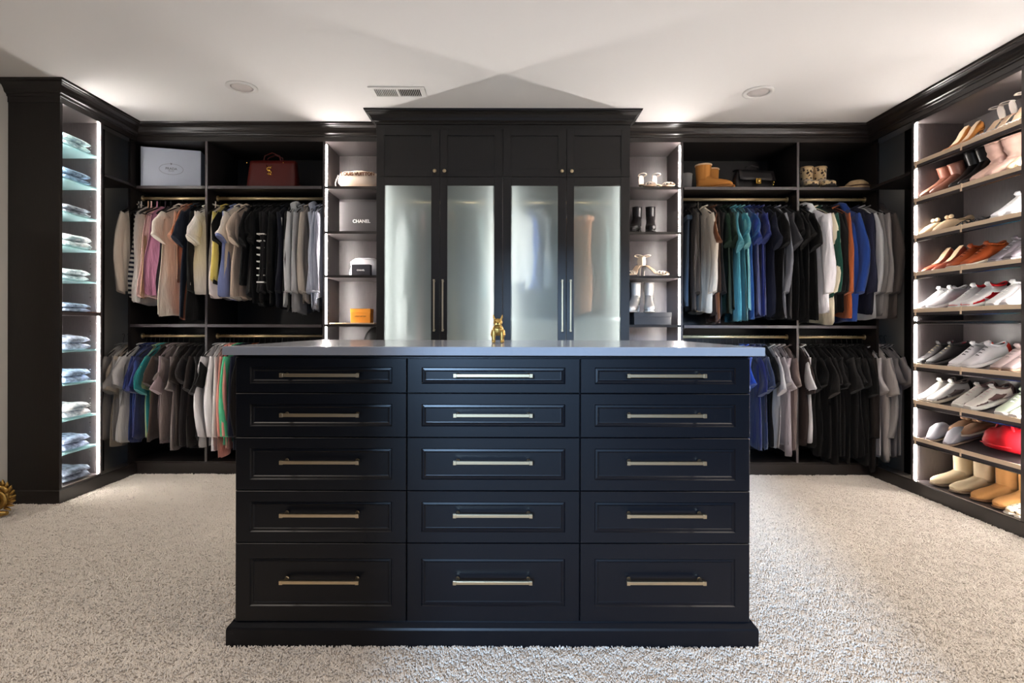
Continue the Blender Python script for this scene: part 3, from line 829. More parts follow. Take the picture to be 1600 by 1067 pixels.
row(UL, RZ1, 'upper left', 1)
LLr = [
 (178, 'tee', 'pale grey', (176, 170, 164), 690, {}), (186, 'tee', 'silver grey', (190, 184, 178), 692, {'th': .022}), (194, 'tee', 'beige', (205, 190, 170), 700, {}),
 (201, 'tee', 'white', (240, 238, 236), 692, {}), (208, 'tee', 'off-white', (225, 220, 214), 690, {}), (215, 'tee', 'navy', (30, 44, 96), 690, {}),
 (222, 'tee', 'cobalt', (38, 54, 108), 692, {}), (229, 'tee', 'navy', (34, 40, 84), 690, {}), (236, 'tee', 'sage green', (140, 156, 116), 690, {}),
 (243, 'tee', 'teal', (30, 120, 122), 684, {}), (250, 'tee', 'brown', (66, 54, 46), 690, {}), (257, 'tee', 'mauve', (150, 132, 134), 694, {}),
 (265, 'tee', 'taupe', (112, 100, 96), 696, {}), (274, 'tee', 'mink', (120, 110, 106), 702, {}), (283, 'tee', 'dark brown', (58, 50, 46), 700, {}),
 (292, 'tee', 'charcoal', (48, 44, 44), 700, {}), (301, 'tee', 'dark brown', (46, 40, 38), 698, {}), (309, 'tee', 'charcoal', (40, 38, 38), 690, {}), (318, 'tee', 'black', BK, 690),
 (327, 'long', 'light grey', (218, 214, 214), 700, {}), (334, 'long', 'white', (238, 235, 235), 712, {'th': .024}), (342, 'long', 'off-white', (218, 212, 208), 706, {}),
 (349, 'long', 'coral', (222, 146, 132), 712, {}), (355, 'long', 'pink', (235, 165, 150), 700, {}), (362, 'long', 'mint green', (84, 190, 140), 700, {'th': .024}),
 (370, 'long', 'navy', (26, 30, 48), 706, {}), (378, 'long', 'black', BK, 690, {'ex': 'patch', 'look': 'black long-sleeved top with pale patch beside the island'}), (387, 'long', 'rust brown', (150, 80, 45), 700, {}),
] + [(396 + 9 * k, 'long', 'black', BK, 700) for k in range(12)]
row(LLr, RZ2, 'lower left', 1)
UR = [
 (1078, 'pants', 'slate blue', (92, 110, 130), 478, {'tk': .3}), (1087, 'long', 'charcoal brown', (60, 54, 50), 488, {}), (1094, 'tank', 'grey-brown', (98, 88, 78), 490, {}),
 (1103, 'long', 'cream ribbed', (226, 214, 196), 490, {'th': .024, 'tw': .15}), (1113, 'long', 'dark brown', (52, 36, 26), 500, {}), (1120, 'tee', 'chestnut', (110, 66, 38), 500, {}),
 (1128, 'long', 'black', BK, 496), (1136, 'tee', 'dark green', (22, 46, 32), 496, {'th': .022}), (1144, 'tee', 'forest green', (18, 38, 28), 490, {}),
 (1151, 'tee', 'aqua', (84, 158, 172), 500, {}), (1158, 'tee', 'turquoise', (66, 140, 154), 500, {}), (1165, 'tee', 'pale teal', (110, 175, 178), 488, {}),
 (1172, 'tee', 'azure', (34, 74, 132), 496, {}), (1179, 'tee', 'royal blue', (26, 48, 122), 496, {'th': .022}), (1187, 'tee', 'deep blue', (22, 36, 100), 496, {}),
 (1195, 'tee', 'ultramarine', (24, 40, 112), 498, {}), (1204, 'tee', 'navy', (24, 28, 44), 496, {}), (1212, 'tee', 'black', BK, 496),
 (1220, 'long', 'smoke grey', (120, 122, 130), 500, {'ex': 'piping'}), (1229, 'tee', 'charcoal', (56, 56, 60), 500, {}), (1237, 'tee', 'black', BK, 498),
 (1245, 'tee', 'black', BK, 500), (1253, 'tee', 'black', BK, 500), (1260, 'tee', 'black', BK, 502),
 (1266, 'hoodie', 'bright white', (240, 238, 242), 488, {'th': .03, 'tw': .48}), (1274, 'long', 'cream', (226, 216, 190), 506, {'tw': .40, 'th': .012}), (1281, 'long', 'bottle green', (14, 66, 54), 470, {'tw': .38, 'th': .012}),
 (1290, 'long', 'black', BK, 492, {'tw': .28}), (1299, 'long', 'black', BK, 492, {'tw': .2}), (1310, 'long', 'rust', (160, 84, 42), 492, {'tw': .16}),
 (1323, 'hoodie', 'royal blue', (28, 62, 134), 505, {'th': .026, 'tw': .2}), (1341, 'coat', 'ink navy', (34, 36, 56), 492, {'th': .02, 'tw': .22}),
 (1351, 'long', 'white', (230, 230, 232), 498, {'th': .02, 'tw': .12}), (1361, 'long', 'dove grey', (150, 146, 144), 490, {}),
 (1371, 'long', 'stone grey', (182, 176, 172), 492, {'tw': .1}), (1383, 'hoodie', 'brown-grey', (104, 94, 88), 500, {'th': .026, 'tw': .1})]
row(UR, RZ1, 'upper right', -1)
LR = [(1078 + 9.4 * k, 'tee', 'black', BK, 700) for k in range(9)] + [
 (1163, 'tee', 'azure', (40, 82, 160), 700, {}), (1171, 'tee', 'royal blue', (28, 62, 150), 702, {}), (1180, 'tee', 'navy', (26, 34, 84), 700, {}), (1188, 'tee', 'dark blue', (28, 38, 74), 702, {}),
 (1196, 'tee', 'slate blue', (46, 56, 84), 706, {}), (1204, 'tee', 'black', BK, 700), (1212, 'tee', 'light grey', (196, 194, 196), 700, {}), (1220, 'tee', 'ash grey', (165, 160, 164), 702, {}),
 (1228, 'tee', 'lilac grey', (168, 160, 166), 708, {'th': .022}), (1237, 'tee', 'taupe', (118, 104, 100), 708, {}), (1254, 'tee', 'dark brown', (52, 42, 40), 700, {}),
 (1262, 'tee', 'white', (214, 212, 214), 694, {}), (1270, 'tee', 'black', BK, 700)] + \
 [(1279 + 8.2 * k, 'tee', 'black', (20 + (k * 7) % 12, 18 + (k * 7) % 12, 18 + (k * 7) % 12) if k % 3 else BK, 712 + (k * 5) % 14) for k in range(10)] + [
 (1361, 'coat', 'black-brown', (34, 28, 26), 736, {'th': .024}), (1369, 'tee', 'white', (228, 222, 222), 716, {}), (1377, 'tee', 'ivory', (216, 206, 200), 718, {}), (1384, 'long', 'pale grey', (186, 180, 178), 716, {}),
 (1391, 'tee', 'grey', (150, 144, 144), 716, {}), (1398, 'tee', 'cloud grey', (170, 164, 164), 712, {})]
row(LR, RZ2, 'lower right', -1)

# clothes inside the wardrobe, seen through the frosted panes
def inside(kind, c, cn, x, zb, lab, tw, th=.04, yc=4.30):
    garment(kind, c, x, 2.13, zb, lab, CATN[kind][1], None, tw, th=th, yc=yc, hang=False)
inside('coat', (205, 205, 205), 'w', -.83, 1.05, 'pale grey garment blurred behind the far left frosted pane', .35)
inside('dress', (232, 232, 236), 'w', -.74, .80, 'white dress blurred behind the far left frosted pane', .35)
inside('dress', (225, 180, 175), 'w', -.66, .70, 'pink dress blurred behind the far left frosted pane', .3)
inside('coat', (50, 62, 62), 'w', -.575, .80, 'dark long coat behind the first pair of wardrobe handles', .3)
inside('dress', (220, 190, 150), 'w', -.44, .95, 'tan dress blurred behind the second frosted pane', .3)
inside('coat', (36, 48, 50), 'w', -.34, .85, 'dark teal coat blurred behind the second frosted pane', .35)
inside('long', (36, 48, 50), 'w', -.27, .95, 'dark teal top blurred behind the second frosted pane', .35)
inside('dress', (244, 236, 230), 'w', -.14, .75, 'cream gown blurred behind the second frosted pane, right side', .4)
inside('long', (240, 240, 242), 'w', .09, 1.50, 'white shirt blurred behind the third frosted pane', .5)
inside('long', (40, 62, 110), 'w', .18, 1.50, 'blue top blurred behind the third frosted pane', .2)
inside('long', (235, 235, 238), 'w', .245, 1.52, 'second white shirt blurred beside the blue top, third pane', .4)
inside('coat', (42, 56, 58), 'w', .34, 1.26, 'dark slate coat blurred behind the third frosted pane', .3)
inside('pants', (214, 150, 110), 'w', .54, 1.26, 'tan trousers blurred behind the far right frosted pane', .8, yc=4.14)
inside('coat', (34, 50, 48), 'w', .66, 1.25, 'dark green coat blurred behind the far right frosted pane', .4)

# ------------------------------------------------------------------ shoes
def loft(secs, n=16, e=.75):
    """secs: (x, halfwidth, z0, z1[, yshift])"""
    rs = []
    for sc in secs:
        x, hw, z0, z1 = sc[:4]; ys = sc[4] if len(sc) > 4 else 0
        rs.append([(x, ys + hw * _s(cos(2 * pi * j / n), e), (z0 + z1) / 2 + (z1 - z0) / 2 * _s(sin(2 * pi * j / n), e if sin(2 * pi * j / n) > 0 else .5)) for j in range(n)])
    return MB().rings(rs)
def interp(secs, x):
    for a, b in zip(secs, secs[1:]):
        if a[0] <= x <= b[0]:
            t = (x - a[0]) / (b[0] - a[0]); return [a[k] + (b[k] - a[k]) * t for k in range(4)]
    return list(secs[-1][:4])
def sneaker(name, upper, sole, accent=None, lace=None, lining=None, heel=None, chunky=0, mu=None, high=0, L=.285):
    t = thing(name, None, None)
    mu = mu or leather(upper, .55); ms = leather(sole, .6)
    sh = .026 + chunky * .012
    S = [(0, .026, sh - .006, .075 + high), (.015, .034, sh - .006, .093 + high), (.05, .036, sh - .006, .088 + high), (.09, .037, sh - .006, .090 + high), (.115, .038, sh - .006, .102 + high * .8), (.15, .041, sh - .006, .088 + high * .3), (.185, .045, sh - .006, .072), (.22, .047, sh - .006, .058), (.25, .044, sh - .006, .052), (.272, .040, sh - .006, .046), (.284, .028, sh - .006, .037)]
    k = L / .285; S = [(a * k, b, c, d) for a, b, c, d in S]
    parts = [loft(S).build('upper', mu, t)]
    So = [(-.006, .024, .004, sh), (.006, .036, .0, sh + .002), (.06, .039, .0, sh), (.11, .038, .002, sh - .001), (.17, .046, .0, sh), (.22, .051, .0, sh + .001), (.255, .048, .002, sh + .003), (.28, .041, .007, sh + .005), (.293, .029, .013, sh + .005)]
    parts.append(loft([(a * k, b, c, d) for a, b, c, d in So], e=.6).build('sole', ms, t))
    # collar and lining
    rim = []
    for j in range(16):
        q = 2 * pi * j / 16; x = .060 * k + .052 * k * cos(q)
        rim.append((x, .031 * sin(q), .088 + high + .016 * cos(q) ** 2 + .008 * cos(q)))
    parts.append(MB().tube(rim, .0065, 6, closed=True).build('collar', leather(accent, .7) if accent else mu, t))
    ln = MB(); c0 = (.06 * k, 0, .086 + high); vs = [c0] + [(x * 1.0, y, z - .001) for x, y, z in rim]
    ln.add(vs, [(0, 1 + j, 1 + (j + 1) % 16) for j in range(16)], True)
    parts.append(ln.build('lining', leather(lining or (30, 28, 28), .9), t))
    parts.append(MB().tube([(.105 * k, 0, .095 + high * .9), (.118 * k, 0, .118 + high), (.112 * k, 0, .128 + high)], [.018, .022, .016], 8, flat=.35).build('tongue', mu, t))
    lm = mat('lace_%s' % str(lace or (235, 233, 230)), lace or (235, 233, 230), .9)
    for q in range(4):
        x = (.125 + q * .022) * k; s_ = interp(S, x)
        parts.append(MB().tube([(x, -s_[1] * .55, s_[3] - .010), (x + .004, 0, s_[3] + .003), (x, s_[1] * .55, s_[3] - .010)], .003, 5).build('lace', lm, t))
    if accent:
        a = []
        for (x0, x1) in ((.195, .284),):
            xs = [x0 + (x1 - x0) * i / 4 for i in range(5)]
            secs = [(x * k + (.002 if i == 4 else 0), interp(S, x * k)[1] + .0015, sh - .004, sh + (interp(S, x * k)[3] - sh) * .72) for i, x in enumerate(xs)]
            parts.append(loft(secs).build('mudguard', leather(accent, .6), t))
        xs = [.07, .10, .13, .16, .19]
        secs = [(x * k, interp(S, x * k)[1] + .0015, sh - .004 + (.02 if i in (0, 4) else 0), sh + .026 + .014 * (2 - abs(i - 2))) for i, x in enumerate(xs)]
        parts.append(loft(secs).build('side_panel', leather(accent, .6), t))
    if heel:
        parts.append(loft([(-.0015, .020, sh, .082 + high), (.012, .0355, sh, .098 + high), (.034, .0375, sh, .085 + high)]).build('heel_counter', leather(heel, .6), t))
    KIDS[t.name] = parts
    return t
def boot(name, c, shaft=.12, heel=.0, soft=0, sole=(40, 34, 30), cuff=None, m=None, rs_=1.0, slouch=0):
    t = thing(name, None, None); m = m or leather(c, .85 if soft else .35)
    w = 1.15 if soft else .9; hz = heel
    S = [(0, .028 * w, .012 + hz, .08 + hz), (.03, .036 * w, .012 + hz, .11 + hz), (.07, .037 * w, .012 + hz * .8, .12 + hz * .8), (.11, .037 * w, .012 + hz * .5, .095 + hz * .5), (.15, .042 * w, .012 + hz * .15, .078 + hz * .15), (.19, .046 * w, .012, .066), (.225, .044 * w, .012, .056), (.25, .034 * w if soft else .024, .012, .046), (.265, .018 if soft else .009, .014, .034)]
    mb = loft(S)
    r0 = .043 * w * rs_
    z0 = .07 + hz; N = 8; rings = []
    for i in range(N + 1):
        u = i / N; z = z0 + (shaft + .02) * u; n = 16
        rr = r0 * (1 + .12 * u) * (1 + slouch * .09 * sin(i * 2.2)); cx = .048 + slouch * .006 * sin(i * 1.7)
        rings.append([(cx + rr * 1.12 * cos(2 * pi * j / n), rr * .92 * sin(2 * pi * j / n), z) for j in range(n)])
    mb.rings(rings)
    up = mb.build('upper', m, t); parts = [up]
    zt = z0 + shaft + .02; rr = r0 * 1.12
    ring = [(.048 + rr * 1.1 * cos(2 * pi * j / 16), rr * .9 * sin(2 * pi * j / 16), zt) for j in range(16)]
    parts.append(MB().tube(ring, .007 if cuff else .003, 6, closed=True).build('cuff', leather(cuff, .95) if cuff else m, t))
    parts.append(MB().add([(x * .97 + .0015, y * .95, z + .0012) for x, y, z in ring], [tuple(range(16))]).build('lining', DARK if not cuff else leather((150, 130, 105), .9), t))
    if hz > .03:
        parts.append(loft([(.0, .020, 0, .02 + hz), (.015, .026, 0, .024 + hz), (.04, .024, 0.004, .022 + hz), (.05, .018, hz * .4, .02 + hz)], 10).build('heel', leather(sole, .4), t))
        parts.append(loft([(.05, .024, hz * .75, hz * .75 + .014), (.10, .03, hz * .3, hz * .3 + .014), (.15, .038, .0, .013), (.21, .042, .0, .012), (.25, .028, .002, .012), (.268, .010, .006, .014)], 10).build('sole', leather(sole, .5), t))
    else:
        parts.append(loft([(-.006, .026 * w, .001, .016), (.02, .038 * w, 0, .016), (.10, .038 * w, 0, .014), (.19, .050 * w, 0, .015), (.24, .044 * w if soft else .03, .001, .016), (.272, .02 if soft else .008, .006, .018)], 12, .6).build('sole', leather(sole, .7), t))
    KIDS[t.name] = parts
    return t
def pump(name, c, heel=.085, lining=(225, 195, 160), strap=None, rough=.35, upright=0):
    t = thing(name, None, None); m = leather(c, rough); h = heel
    S = [(0, .018, .0 + h, .055 + h), (.012, .026, h, .062 + h), (.045, .028, h * .92, .045 + h * .92), (.09, .027, h * .6, .03 + h * .6), (.13, .033, h * .22, .03 + h * .22), (.165, .038, .006, .040), (.20, .034, .004, .036), (.235, .018, .004, .026), (.255, .006, .006, .016)]
    parts = [loft(S).build('upper', m, t)]
    q = [(.012, .018, .064 + h), (.05, .022, .046 + h * .92), (.09, .021, .031 + h * .6), (.13, .024, .032 + h * .22), (.155, .018, .043)]
    vs = [(a, b, z + .0015) for a, b, z in q] + [(a, -b, z + .0015) for a, b, z in q]
    parts.append(MB().add(vs, [(i, i + 1, i + 6, i + 5) for i in range(4)], True).build('insole', leather(lining, .6), t))
    parts.append(MB().tube([(.018, 0, h + .01), (.016, 0, h * .6), (.014, 0, .0)], [.016, .007, .005], 8).build('heel', m, t))
    if strap:
        parts.append(MB().tube([(.005 + .035 * (1 - cos(a)) * .8, .034 * sin(a), h + .10 + .01 * cos(a)) for a in [2 * pi * j / 14 for j in range(14)]], .004, 6, closed=True, flat=.5).build('ankle_strap', leather(strap, .5), t))
    KIDS[t.name] = parts
    return t
def sandal(name, c, heel=.09, sole=(210, 180, 150), ank=True, rough=.5):
    t = thing(name, None, None); m = leather(c, rough); h = heel
    P = [(0, .022, h), (.04, .026, h), (.09, .025, h * .62), (.13, .032, h * .2), (.17, .040, .006), (.21, .036, .004), (.24, .016, .004)]
    parts = [loft([(a, b, z, z + .010) for a, b, z in P], 12, .7).build('footbed', leather(sole, .6), t)]
    for x, hh in ((.165, .034), (.195, .030), (.22, .024)):
        parts.append(MB().tube([(x + .006 * cos(a * 2), .042 * cos(a) * (1.0 if x < .21 else .75), .008 + hh * sin(a)) for a in [pi * j / 10 for j in range(11)]], .006, 6, flat=.45).build('toe_strap', m, t))
    if ank:
        parts.append(MB().tube([(.028 + .034 * cos(a), .030 * sin(a), h + .085 + .006 * cos(a)) for a in [2 * pi * j / 16 for j in range(16)]], .006, 6, closed=True, flat=.5).build('ankle_strap', m, t))
        parts.append(loft([(-.006, .014, h + .005, h + .088), (.0, .022, h + .003, h + .090), (.008, .021, h + .003, h + .086)], 10).build('heel_counter', m, t))
    if h > .03: parts.append(MB().tube([(.010, 0, h + .006), (.006, 0, h * .5), (.004, 0, 0)], [.014, .007, .005], 8).build('heel', m, t))
    KIDS[t.name] = parts
    return t
def flat(name, c, sole=(225, 215, 200), m=None, bow=False, tall=.06):
    t = thing(name, None, None); m = m or leather(c, .7)
    S = [(0, .024, .010, .05), (.012, .033, .010, .058), (.05, .034, .010, .046), (.09, .034, .010, .046), (.12, .038, .010, tall * .95), (.16, .043, .010, tall), (.20, .044, .010, tall * .85), (.235, .036, .010, .042), (.258, .018, .012, .03)]
    parts = [loft(S).build('upper', m, t)]
    parts.append(loft([(-.004, .022, 0, .012), (.01, .036, 0, .013), (.09, .036, 0, .012), (.18, .047, 0, .013), (.235, .040, 0, .014), (.266, .018, .004, .018)], 12, .6).build('sole', leather(sole, .6), t))
    rim = [(.062 + .052 * cos(2 * pi * j / 14), .029 * sin(2 * pi * j / 14), .050 + .006 * cos(2 * pi * j / 14)) for j in range(14)]
    parts.append(MB().add(rim, [tuple(range(14))]).build('lining', leather((60, 48, 40), .9), t))
    parts.append(MB().tube(rim, .003, 6, closed=True).build('topline', m, t))
    if bow:
        for s in (-1, 1):
            parts.append(MB().ell((.135, s * .018, tall + .014), (.012, .018, .014)).build('bow_loop', m, t))
    KIDS[t.name] = parts
    return t
def place(t, D, shelfi, label, cat, group=None, yaw=0, inset=.03, L=.285, roll=0, back=0.0, lift=0.0):
    """toe towards the room on a slanted shelf"""
    zf = SH[shelfi]
    x = XR + inset + L * cos(SLN) + back
    z = zf + (x - XR - .01) * math.tan(SLN) + .002 + lift
    t.location = (x, D, z)
    t.rotation_euler = (roll, SLN, pi + yaw)
    tag(t, label, cat, group)
    return t
def DS(px): return F * 2.85 / (px - VX)
def pair(mk, px1, px2, si, lab, cat, yaw=0, **k):
    """two shoes of a pair; the second copies the first"""
    a = mk; b = copy_tree(a)
    g = lab + ', pair'
    place(a, DS(px1), si, 'left-hand shoe of the %s' % lab, cat, g, yaw + .04, **k)
    place(b, DS(px2), si, 'right-hand shoe of the %s' % lab, cat, g, yaw - .04, **k)
    return a, b
# shelf 1 (top)
pair(pump('pump_shoe', (208, 138, 70), .075), 1464, 1482, 0, 'tan pumps at the left of the top shoe shelf', 'heel', L=.25)
pair(sandal('strappy_heel', (225, 215, 205), .085), 1514, 1532, 0, 'white strappy heels in the middle of the top shoe shelf', 'heel', L=.24)
pair(sandal('strappy_heel', (240, 226, 210), .10), 1554, 1574, 0, 'ivory strappy heels at the right end of the top shoe shelf', 'heel', L=.24)
# shelf 2
pair(boot('ankle_boot', (150, 100, 82), .085, .0), 1437, 1455, 1, 'rose-brown ankle boots at the left of the second shoe shelf', 'boot', L=.265)
pair(boot('ankle_boot', (20, 17, 17), .09, .03), 1474, 1492, 1, 'black ankle boots on the second shoe shelf', 'boot', L=.265, back=.03)
pair(boot('slouch_boot', (222, 186, 170), .12, .0, soft=1, slouch=1, rs_=1.15), 1518, 1545, 1, 'blush slouchy boots on the second shoe shelf', 'boot', L=.265)
pair(boot('lace_boot', (228, 196, 160), .09, .03), 1572, 1592, 1, 'cream lace boots at the right end of the second shoe shelf', 'boot', L=.265)
# shelf 3
pair(flat('bow_flat', (226, 196, 160), bow=True, tall=.07), 1437, 1460, 2, 'beige flats with bows at the left of the third shoe shelf', 'shoe', L=.26)
pair(sandal('flat_sandal', (28, 26, 28), .012, (30, 28, 30), ank=False), 1492, 1514, 2, 'black studded flat sandals on the third shoe shelf', 'sandal', L=.24)
pair(sneaker('sneaker', (238, 238, 240), (245, 245, 245)), 1552, 1580, 2, 'white low sneakers at the right end of the third shoe shelf', 'sneaker')
# shelf 4
pair(pump('pump_shoe', (176, 92, 70), .055), 1437, 1456, 3, 'cognac pointed heels at the left of the fourth shoe shelf', 'heel', L=.25)
pair(sneaker('sneaker', (150, 66, 24), (236, 222, 205), lace=(110, 46, 18), mu=leather((168, 76, 30), .6), lining=(90, 44, 20)), 1482, 1508, 3, 'cognac suede sneakers with white soles on the fourth shoe shelf', 'sneaker')
pair(sneaker('sneaker', (98, 92, 98), (160, 155, 158), lace=(140, 136, 140)), 1548, 1578, 3, 'dark grey sneakers at the right of the fourth shoe shelf', 'sneaker')
# shelf 5
pair(sneaker('sneaker', (238, 236, 238), (246, 244, 244), heel=(226, 220, 222)), 1435, 1453, 4, 'plain white leather sneakers at the left of the fifth shoe shelf', 'sneaker')
pair(sneaker('sneaker', (236, 234, 234), (240, 238, 236), accent=(214, 22, 34), heel=(24, 20, 20)), 1486, 1510, 4, 'white and red sneakers with black heels on the fifth shoe shelf', 'sneaker')
pair(sneaker('sneaker', (238, 236, 236), (245, 243, 243), chunky=.6), 1545, 1573, 4, 'chunky white sneakers at the right of the fifth shoe shelf', 'sneaker')
# shelf 6
pair(sneaker('sneaker', (34, 31, 32), (60, 56, 56), lace=(120, 110, 90), lining=(140, 20, 40)), 1434, 1454, 5, 'black sneakers at the left of the sixth shoe shelf', 'sneaker')
pair(sneaker('sneaker', (214, 210, 212), (232, 228, 226), lace=(70, 66, 70), heel=(236, 62, 40), high=.004), 1486, 1510, 5, 'pale knit sneakers with orange heels on the sixth shoe shelf', 'sneaker')
pair(sneaker('sneaker', (148, 132, 130), (128, 100, 82), lace=(120, 108, 108)), 1552, 1576, 5, 'taupe sneakers at the right of the sixth shoe shelf', 'sneaker')
# shelf 7
pair(sneaker('sneaker', (232, 228, 222), (222, 210, 192), accent=(128, 114, 108), lace=(250, 248, 246), heel=(26, 22, 22)), 1436, 1455, 6, 'white canvas sneakers with grey toes at left of seventh shelf', 'sneaker')
pair(sneaker('sneaker', (228, 220, 212), (238, 234, 226), accent=(112, 84, 80), heel=(66, 44, 44), lace=(226, 200, 200), chunky=.7), 1492, 1516, 6, 'brown and white runners on the seventh shoe shelf', 'sneaker')
pair(sneaker('sneaker', (188, 200, 178), (244, 242, 236), accent=(158, 176, 148), lace=(250, 250, 250), chunky=.5), 1560, 1588, 6, 'sage and white sneakers at right of seventh shelf', 'sneaker')
# shelf 8
pair(flat('slipper', (188, 148, 116), bow=True), 1466, 1486, 7, 'tan slippers lying behind the grey clogs on the eighth shelf', 'slipper', L=.26, back=.07, lift=.05)
pair(flat('clog', (198, 198, 206), sole=(150, 130, 112), tall=.10), 1448, 1478, 7, 'pale grey clogs at the left of the eighth shoe shelf', 'clog', L=.26)

def ground_pair(mk, D1, D2, lab, cat, x, yaw, z=.096):
    a = mk; b = copy_tree(a); g = lab + ', pair'
    for o, D, s in ((a, D1, 'left-hand'), (b, D2, 'right-hand')):
        o.location = (x, D, z); o.rotation_euler = (0, 0, pi + yaw); tag(o, '%s one of the %s' % (s, lab), cat, g)
ground_pair(boot('shearling_boot', (212, 192, 158), .15, soft=1, sole=(150, 130, 110)), 3.66, 3.50, 'cream shearling boots on the tower floor at left', 'boot', XR + .30, .06)
ground_pair(boot('shearling_boot', (196, 142, 84), .15, soft=1, sole=(130, 92, 60)), 3.34, 3.19, 'tan shearling boots on the tower floor', 'boot', XR + .30, .06)
LEO = spots('leopard_print', (228, 204, 168), (52, 34, 24), 60, .32)
ground_pair(flat('leopard_flat', (0, 0, 0), m=LEO), 3.075, 3.01, 'leopard print flats on the tower floor at right', 'shoe', XR + .27, .0)

# red bag on eighth shelf
RED = leather((196, 20, 34), .5)
t = thing('tote_bag', 'soft bright red bag slumped on the eighth shoe shelf', 'bag', (XR + .16, 3.17, SH[7] + .055), (0, 0.1, 0))
rs = []
for i in range(11):
    u = -1 + 2 * i / 10; sc = (1 - abs(u) ** 3) ** .5 if abs(u) < 1 else .18; sc = max(sc, .2)
    rs.append([(.13 * sc * _s(cos(a), .8) * (1 + .05 * sin(i * 2)), u * .18, .01 + .085 * sc * (1 + _s(sin(a), .7)) * (1 - .25 * u + .08 * sin(i * 1.7)) - .02) for a in [2 * pi * j / 16 for j in range(16)]])
MB().rings(rs).build('body', RED, t)
MB().tube([(-.11, -.08, .12), (-.10, -.03, .19), (-.08, .04, .18), (-.07, .09, .10)], .006, 8).build('handle', RED, t)
MB().tube([(-.135, -.10, .03), (-.14, 0, .025), (-.135, .10, .03)], .004, 6).build('seam_piping', RED, t)

# right cubby shoes (toes towards camera: local +x -> -y)
def cub(o, px, zt, lab, cat, grp, yaw=0, y=4.36):
    o.location = (X(px, y - .08), y, zt + .001); o.rotation_euler = (0, 0, -pi / 2 + yaw); tag(o, lab, cat, grp)
cz = [2.243, 1.893, 1.551, 1.169]
def cubpair(mk, p1, p2, z, lab, cat, yaw=0, y=4.40, yd=.0):
    a = mk; b = copy_tree(a)
    cub(a, p1, z, 'left-hand one of the ' + lab, cat, lab + ', pair', yaw - .1, y); cub(b, p2, z, 'right-hand one of the ' + lab, cat, lab + ', pair', yaw + .1 + yd, y)
cubpair(sandal('strappy_heel', (236, 222, 206), .05), 1005, 1026, cz[0], 'small ivory strappy heels in the top right cubby', 'heel', .25, 4.42)
cubpair(boot('ankle_boot', (26, 23, 24), .075, .06, sole=(24, 22, 22)), 1001, 1020, cz[1], 'glossy black heeled ankle boots in the right cubby', 'boot', -.35, 4.46)
cubpair(sandal('strappy_heel', (240, 222, 196), .085), 1004, 1009, cz[2], 'ivory ankle-strap heels in the middle right cubby', 'heel', -.55, 4.40, 1.1)
GLT = mat('silver_glitter', (196, 190, 182), .35, .5, bump=1.0, bscale=500)
SHOEBOX = thing('shoe_box', 'black lidded shoe box on the lower shelf of the right cubby', 'box', (X(1013, 4.4), 4.40, cz[3]))
MB().box(-.145, .145, -.13, .13, 0, .07).build('base', mat('black_card', (34, 32, 33), .6), SHOEBOX, bevel=.002)
MB().box(-.148, .148, -.133, .133, .062, .098).build('lid', mat('black_card2', (40, 38, 39), .6), SHOEBOX, bevel=.002)
cubpair(boot('ankle_boot', (190, 186, 180), .10, .05, m=GLT, sole=(200, 196, 190)), 999, 1018, cz[3] + .098, 'silver glitter ankle boots on the black shoe box', 'boot', -.35, 4.46)

# left cubby items
def crate(name, label, w, d_, h, m, loc, rz=0, lid=False, cat='box'):
    t = thing(name, label, cat, loc, (0, 0, rz))
    MB().box(-w / 2, w / 2, -d_ / 2, d_ / 2, 0, h * (.7 if lid else 1)).build('base', m, t, bevel=.0015)
    if lid: MB().box(-w / 2 - .002, w / 2 + .002, -d_ / 2 - .002, d_ / 2 + .002, h * .7, h).build('lid', m, t, bevel=.0015)
    return t
WTX = mat('white_print', (240, 238, 235), .6)
b1 = crate('gift_box', 'large charcoal gift box with white lettering in the left cubby', .34, .22, Z(316, 4.33) - 1.893, mat('charcoal_card', (72, 69, 70), .55), (X(530, 4.33) + .17, 4.44, 1.893))
text('lettering', 'CHANEL', .036, WTX, b1, (.005, -.1115, .095), bold=.001)
b2 = crate('gift_box', 'small dark box with tiny white lettering before the white dust bag', X(578, 4.30) - X(549, 4.30), .06, Z(410, 4.3) - Z(428, 4.3), mat('navy_card', (44, 44, 52), .55), (X(563.5, 4.3), 4.33, 1.551))
text('lettering', 'CHANEL', .016, WTX, b2, (0, -.0312, .045), bold=.0006)
DBM = mat('white_cloth', (236, 234, 236), .9, bump=.3, bscale=60)
t = thing('dust_bag', 'white cloth dust bag slumped behind the small dark box', 'bag', (X(570, 4.44), 4.44, 1.551))
rs = []
for i in range(9):
    u = i / 8; hw = .125 * (1 - .10 * u - .55 * max(0, u - .75) ** 1.2 * 3)
    rs.append([(hw * _s(cos(a), .8) + .006 * sin(a * 5 + i), .05 * (1 - .3 * u) * sin(a) * (1 + .1 * sin(a * 6 + i)), .155 * (1 - (1 - u) ** 1.15) + .001) for a in [2 * pi * j / 20 for j in range(20)]])
MB().rings(rs).build('body', DBM, t)
MB().tube([(-.09, -.04, .135), (-.02, -.046, .145), (.06, -.044, .14)], .003, 6).build('drawstring', DBM, t)
b3 = crate('gift_box', 'bright orange gift box on the lowest visible shelf of left cubby', X(578, 4.3) - X(547, 4.3), .10, Z(483, 4.3) - Z(505, 4.3), mat('orange_card', (236, 150, 40), .5), (X(562.5, 4.3), 4.36, 1.181), lid=True)
text('lettering', 'LOUIS VUITTON', .012, mat('brown_print', (120, 70, 30), .6), b3, (0, -.054, .05), bold=.0003)
t = thing('paper_bag', 'flat tan shopping bag lying beneath the orange gift box', 'bag', (X(555, 4.3), 4.38, 1.1695))
MB().box(-.19, .16, -.12, .12, 0, .010).build('sleeve_body', mat('tan_paper', (216, 190, 160), .8), t, bevel=.003)
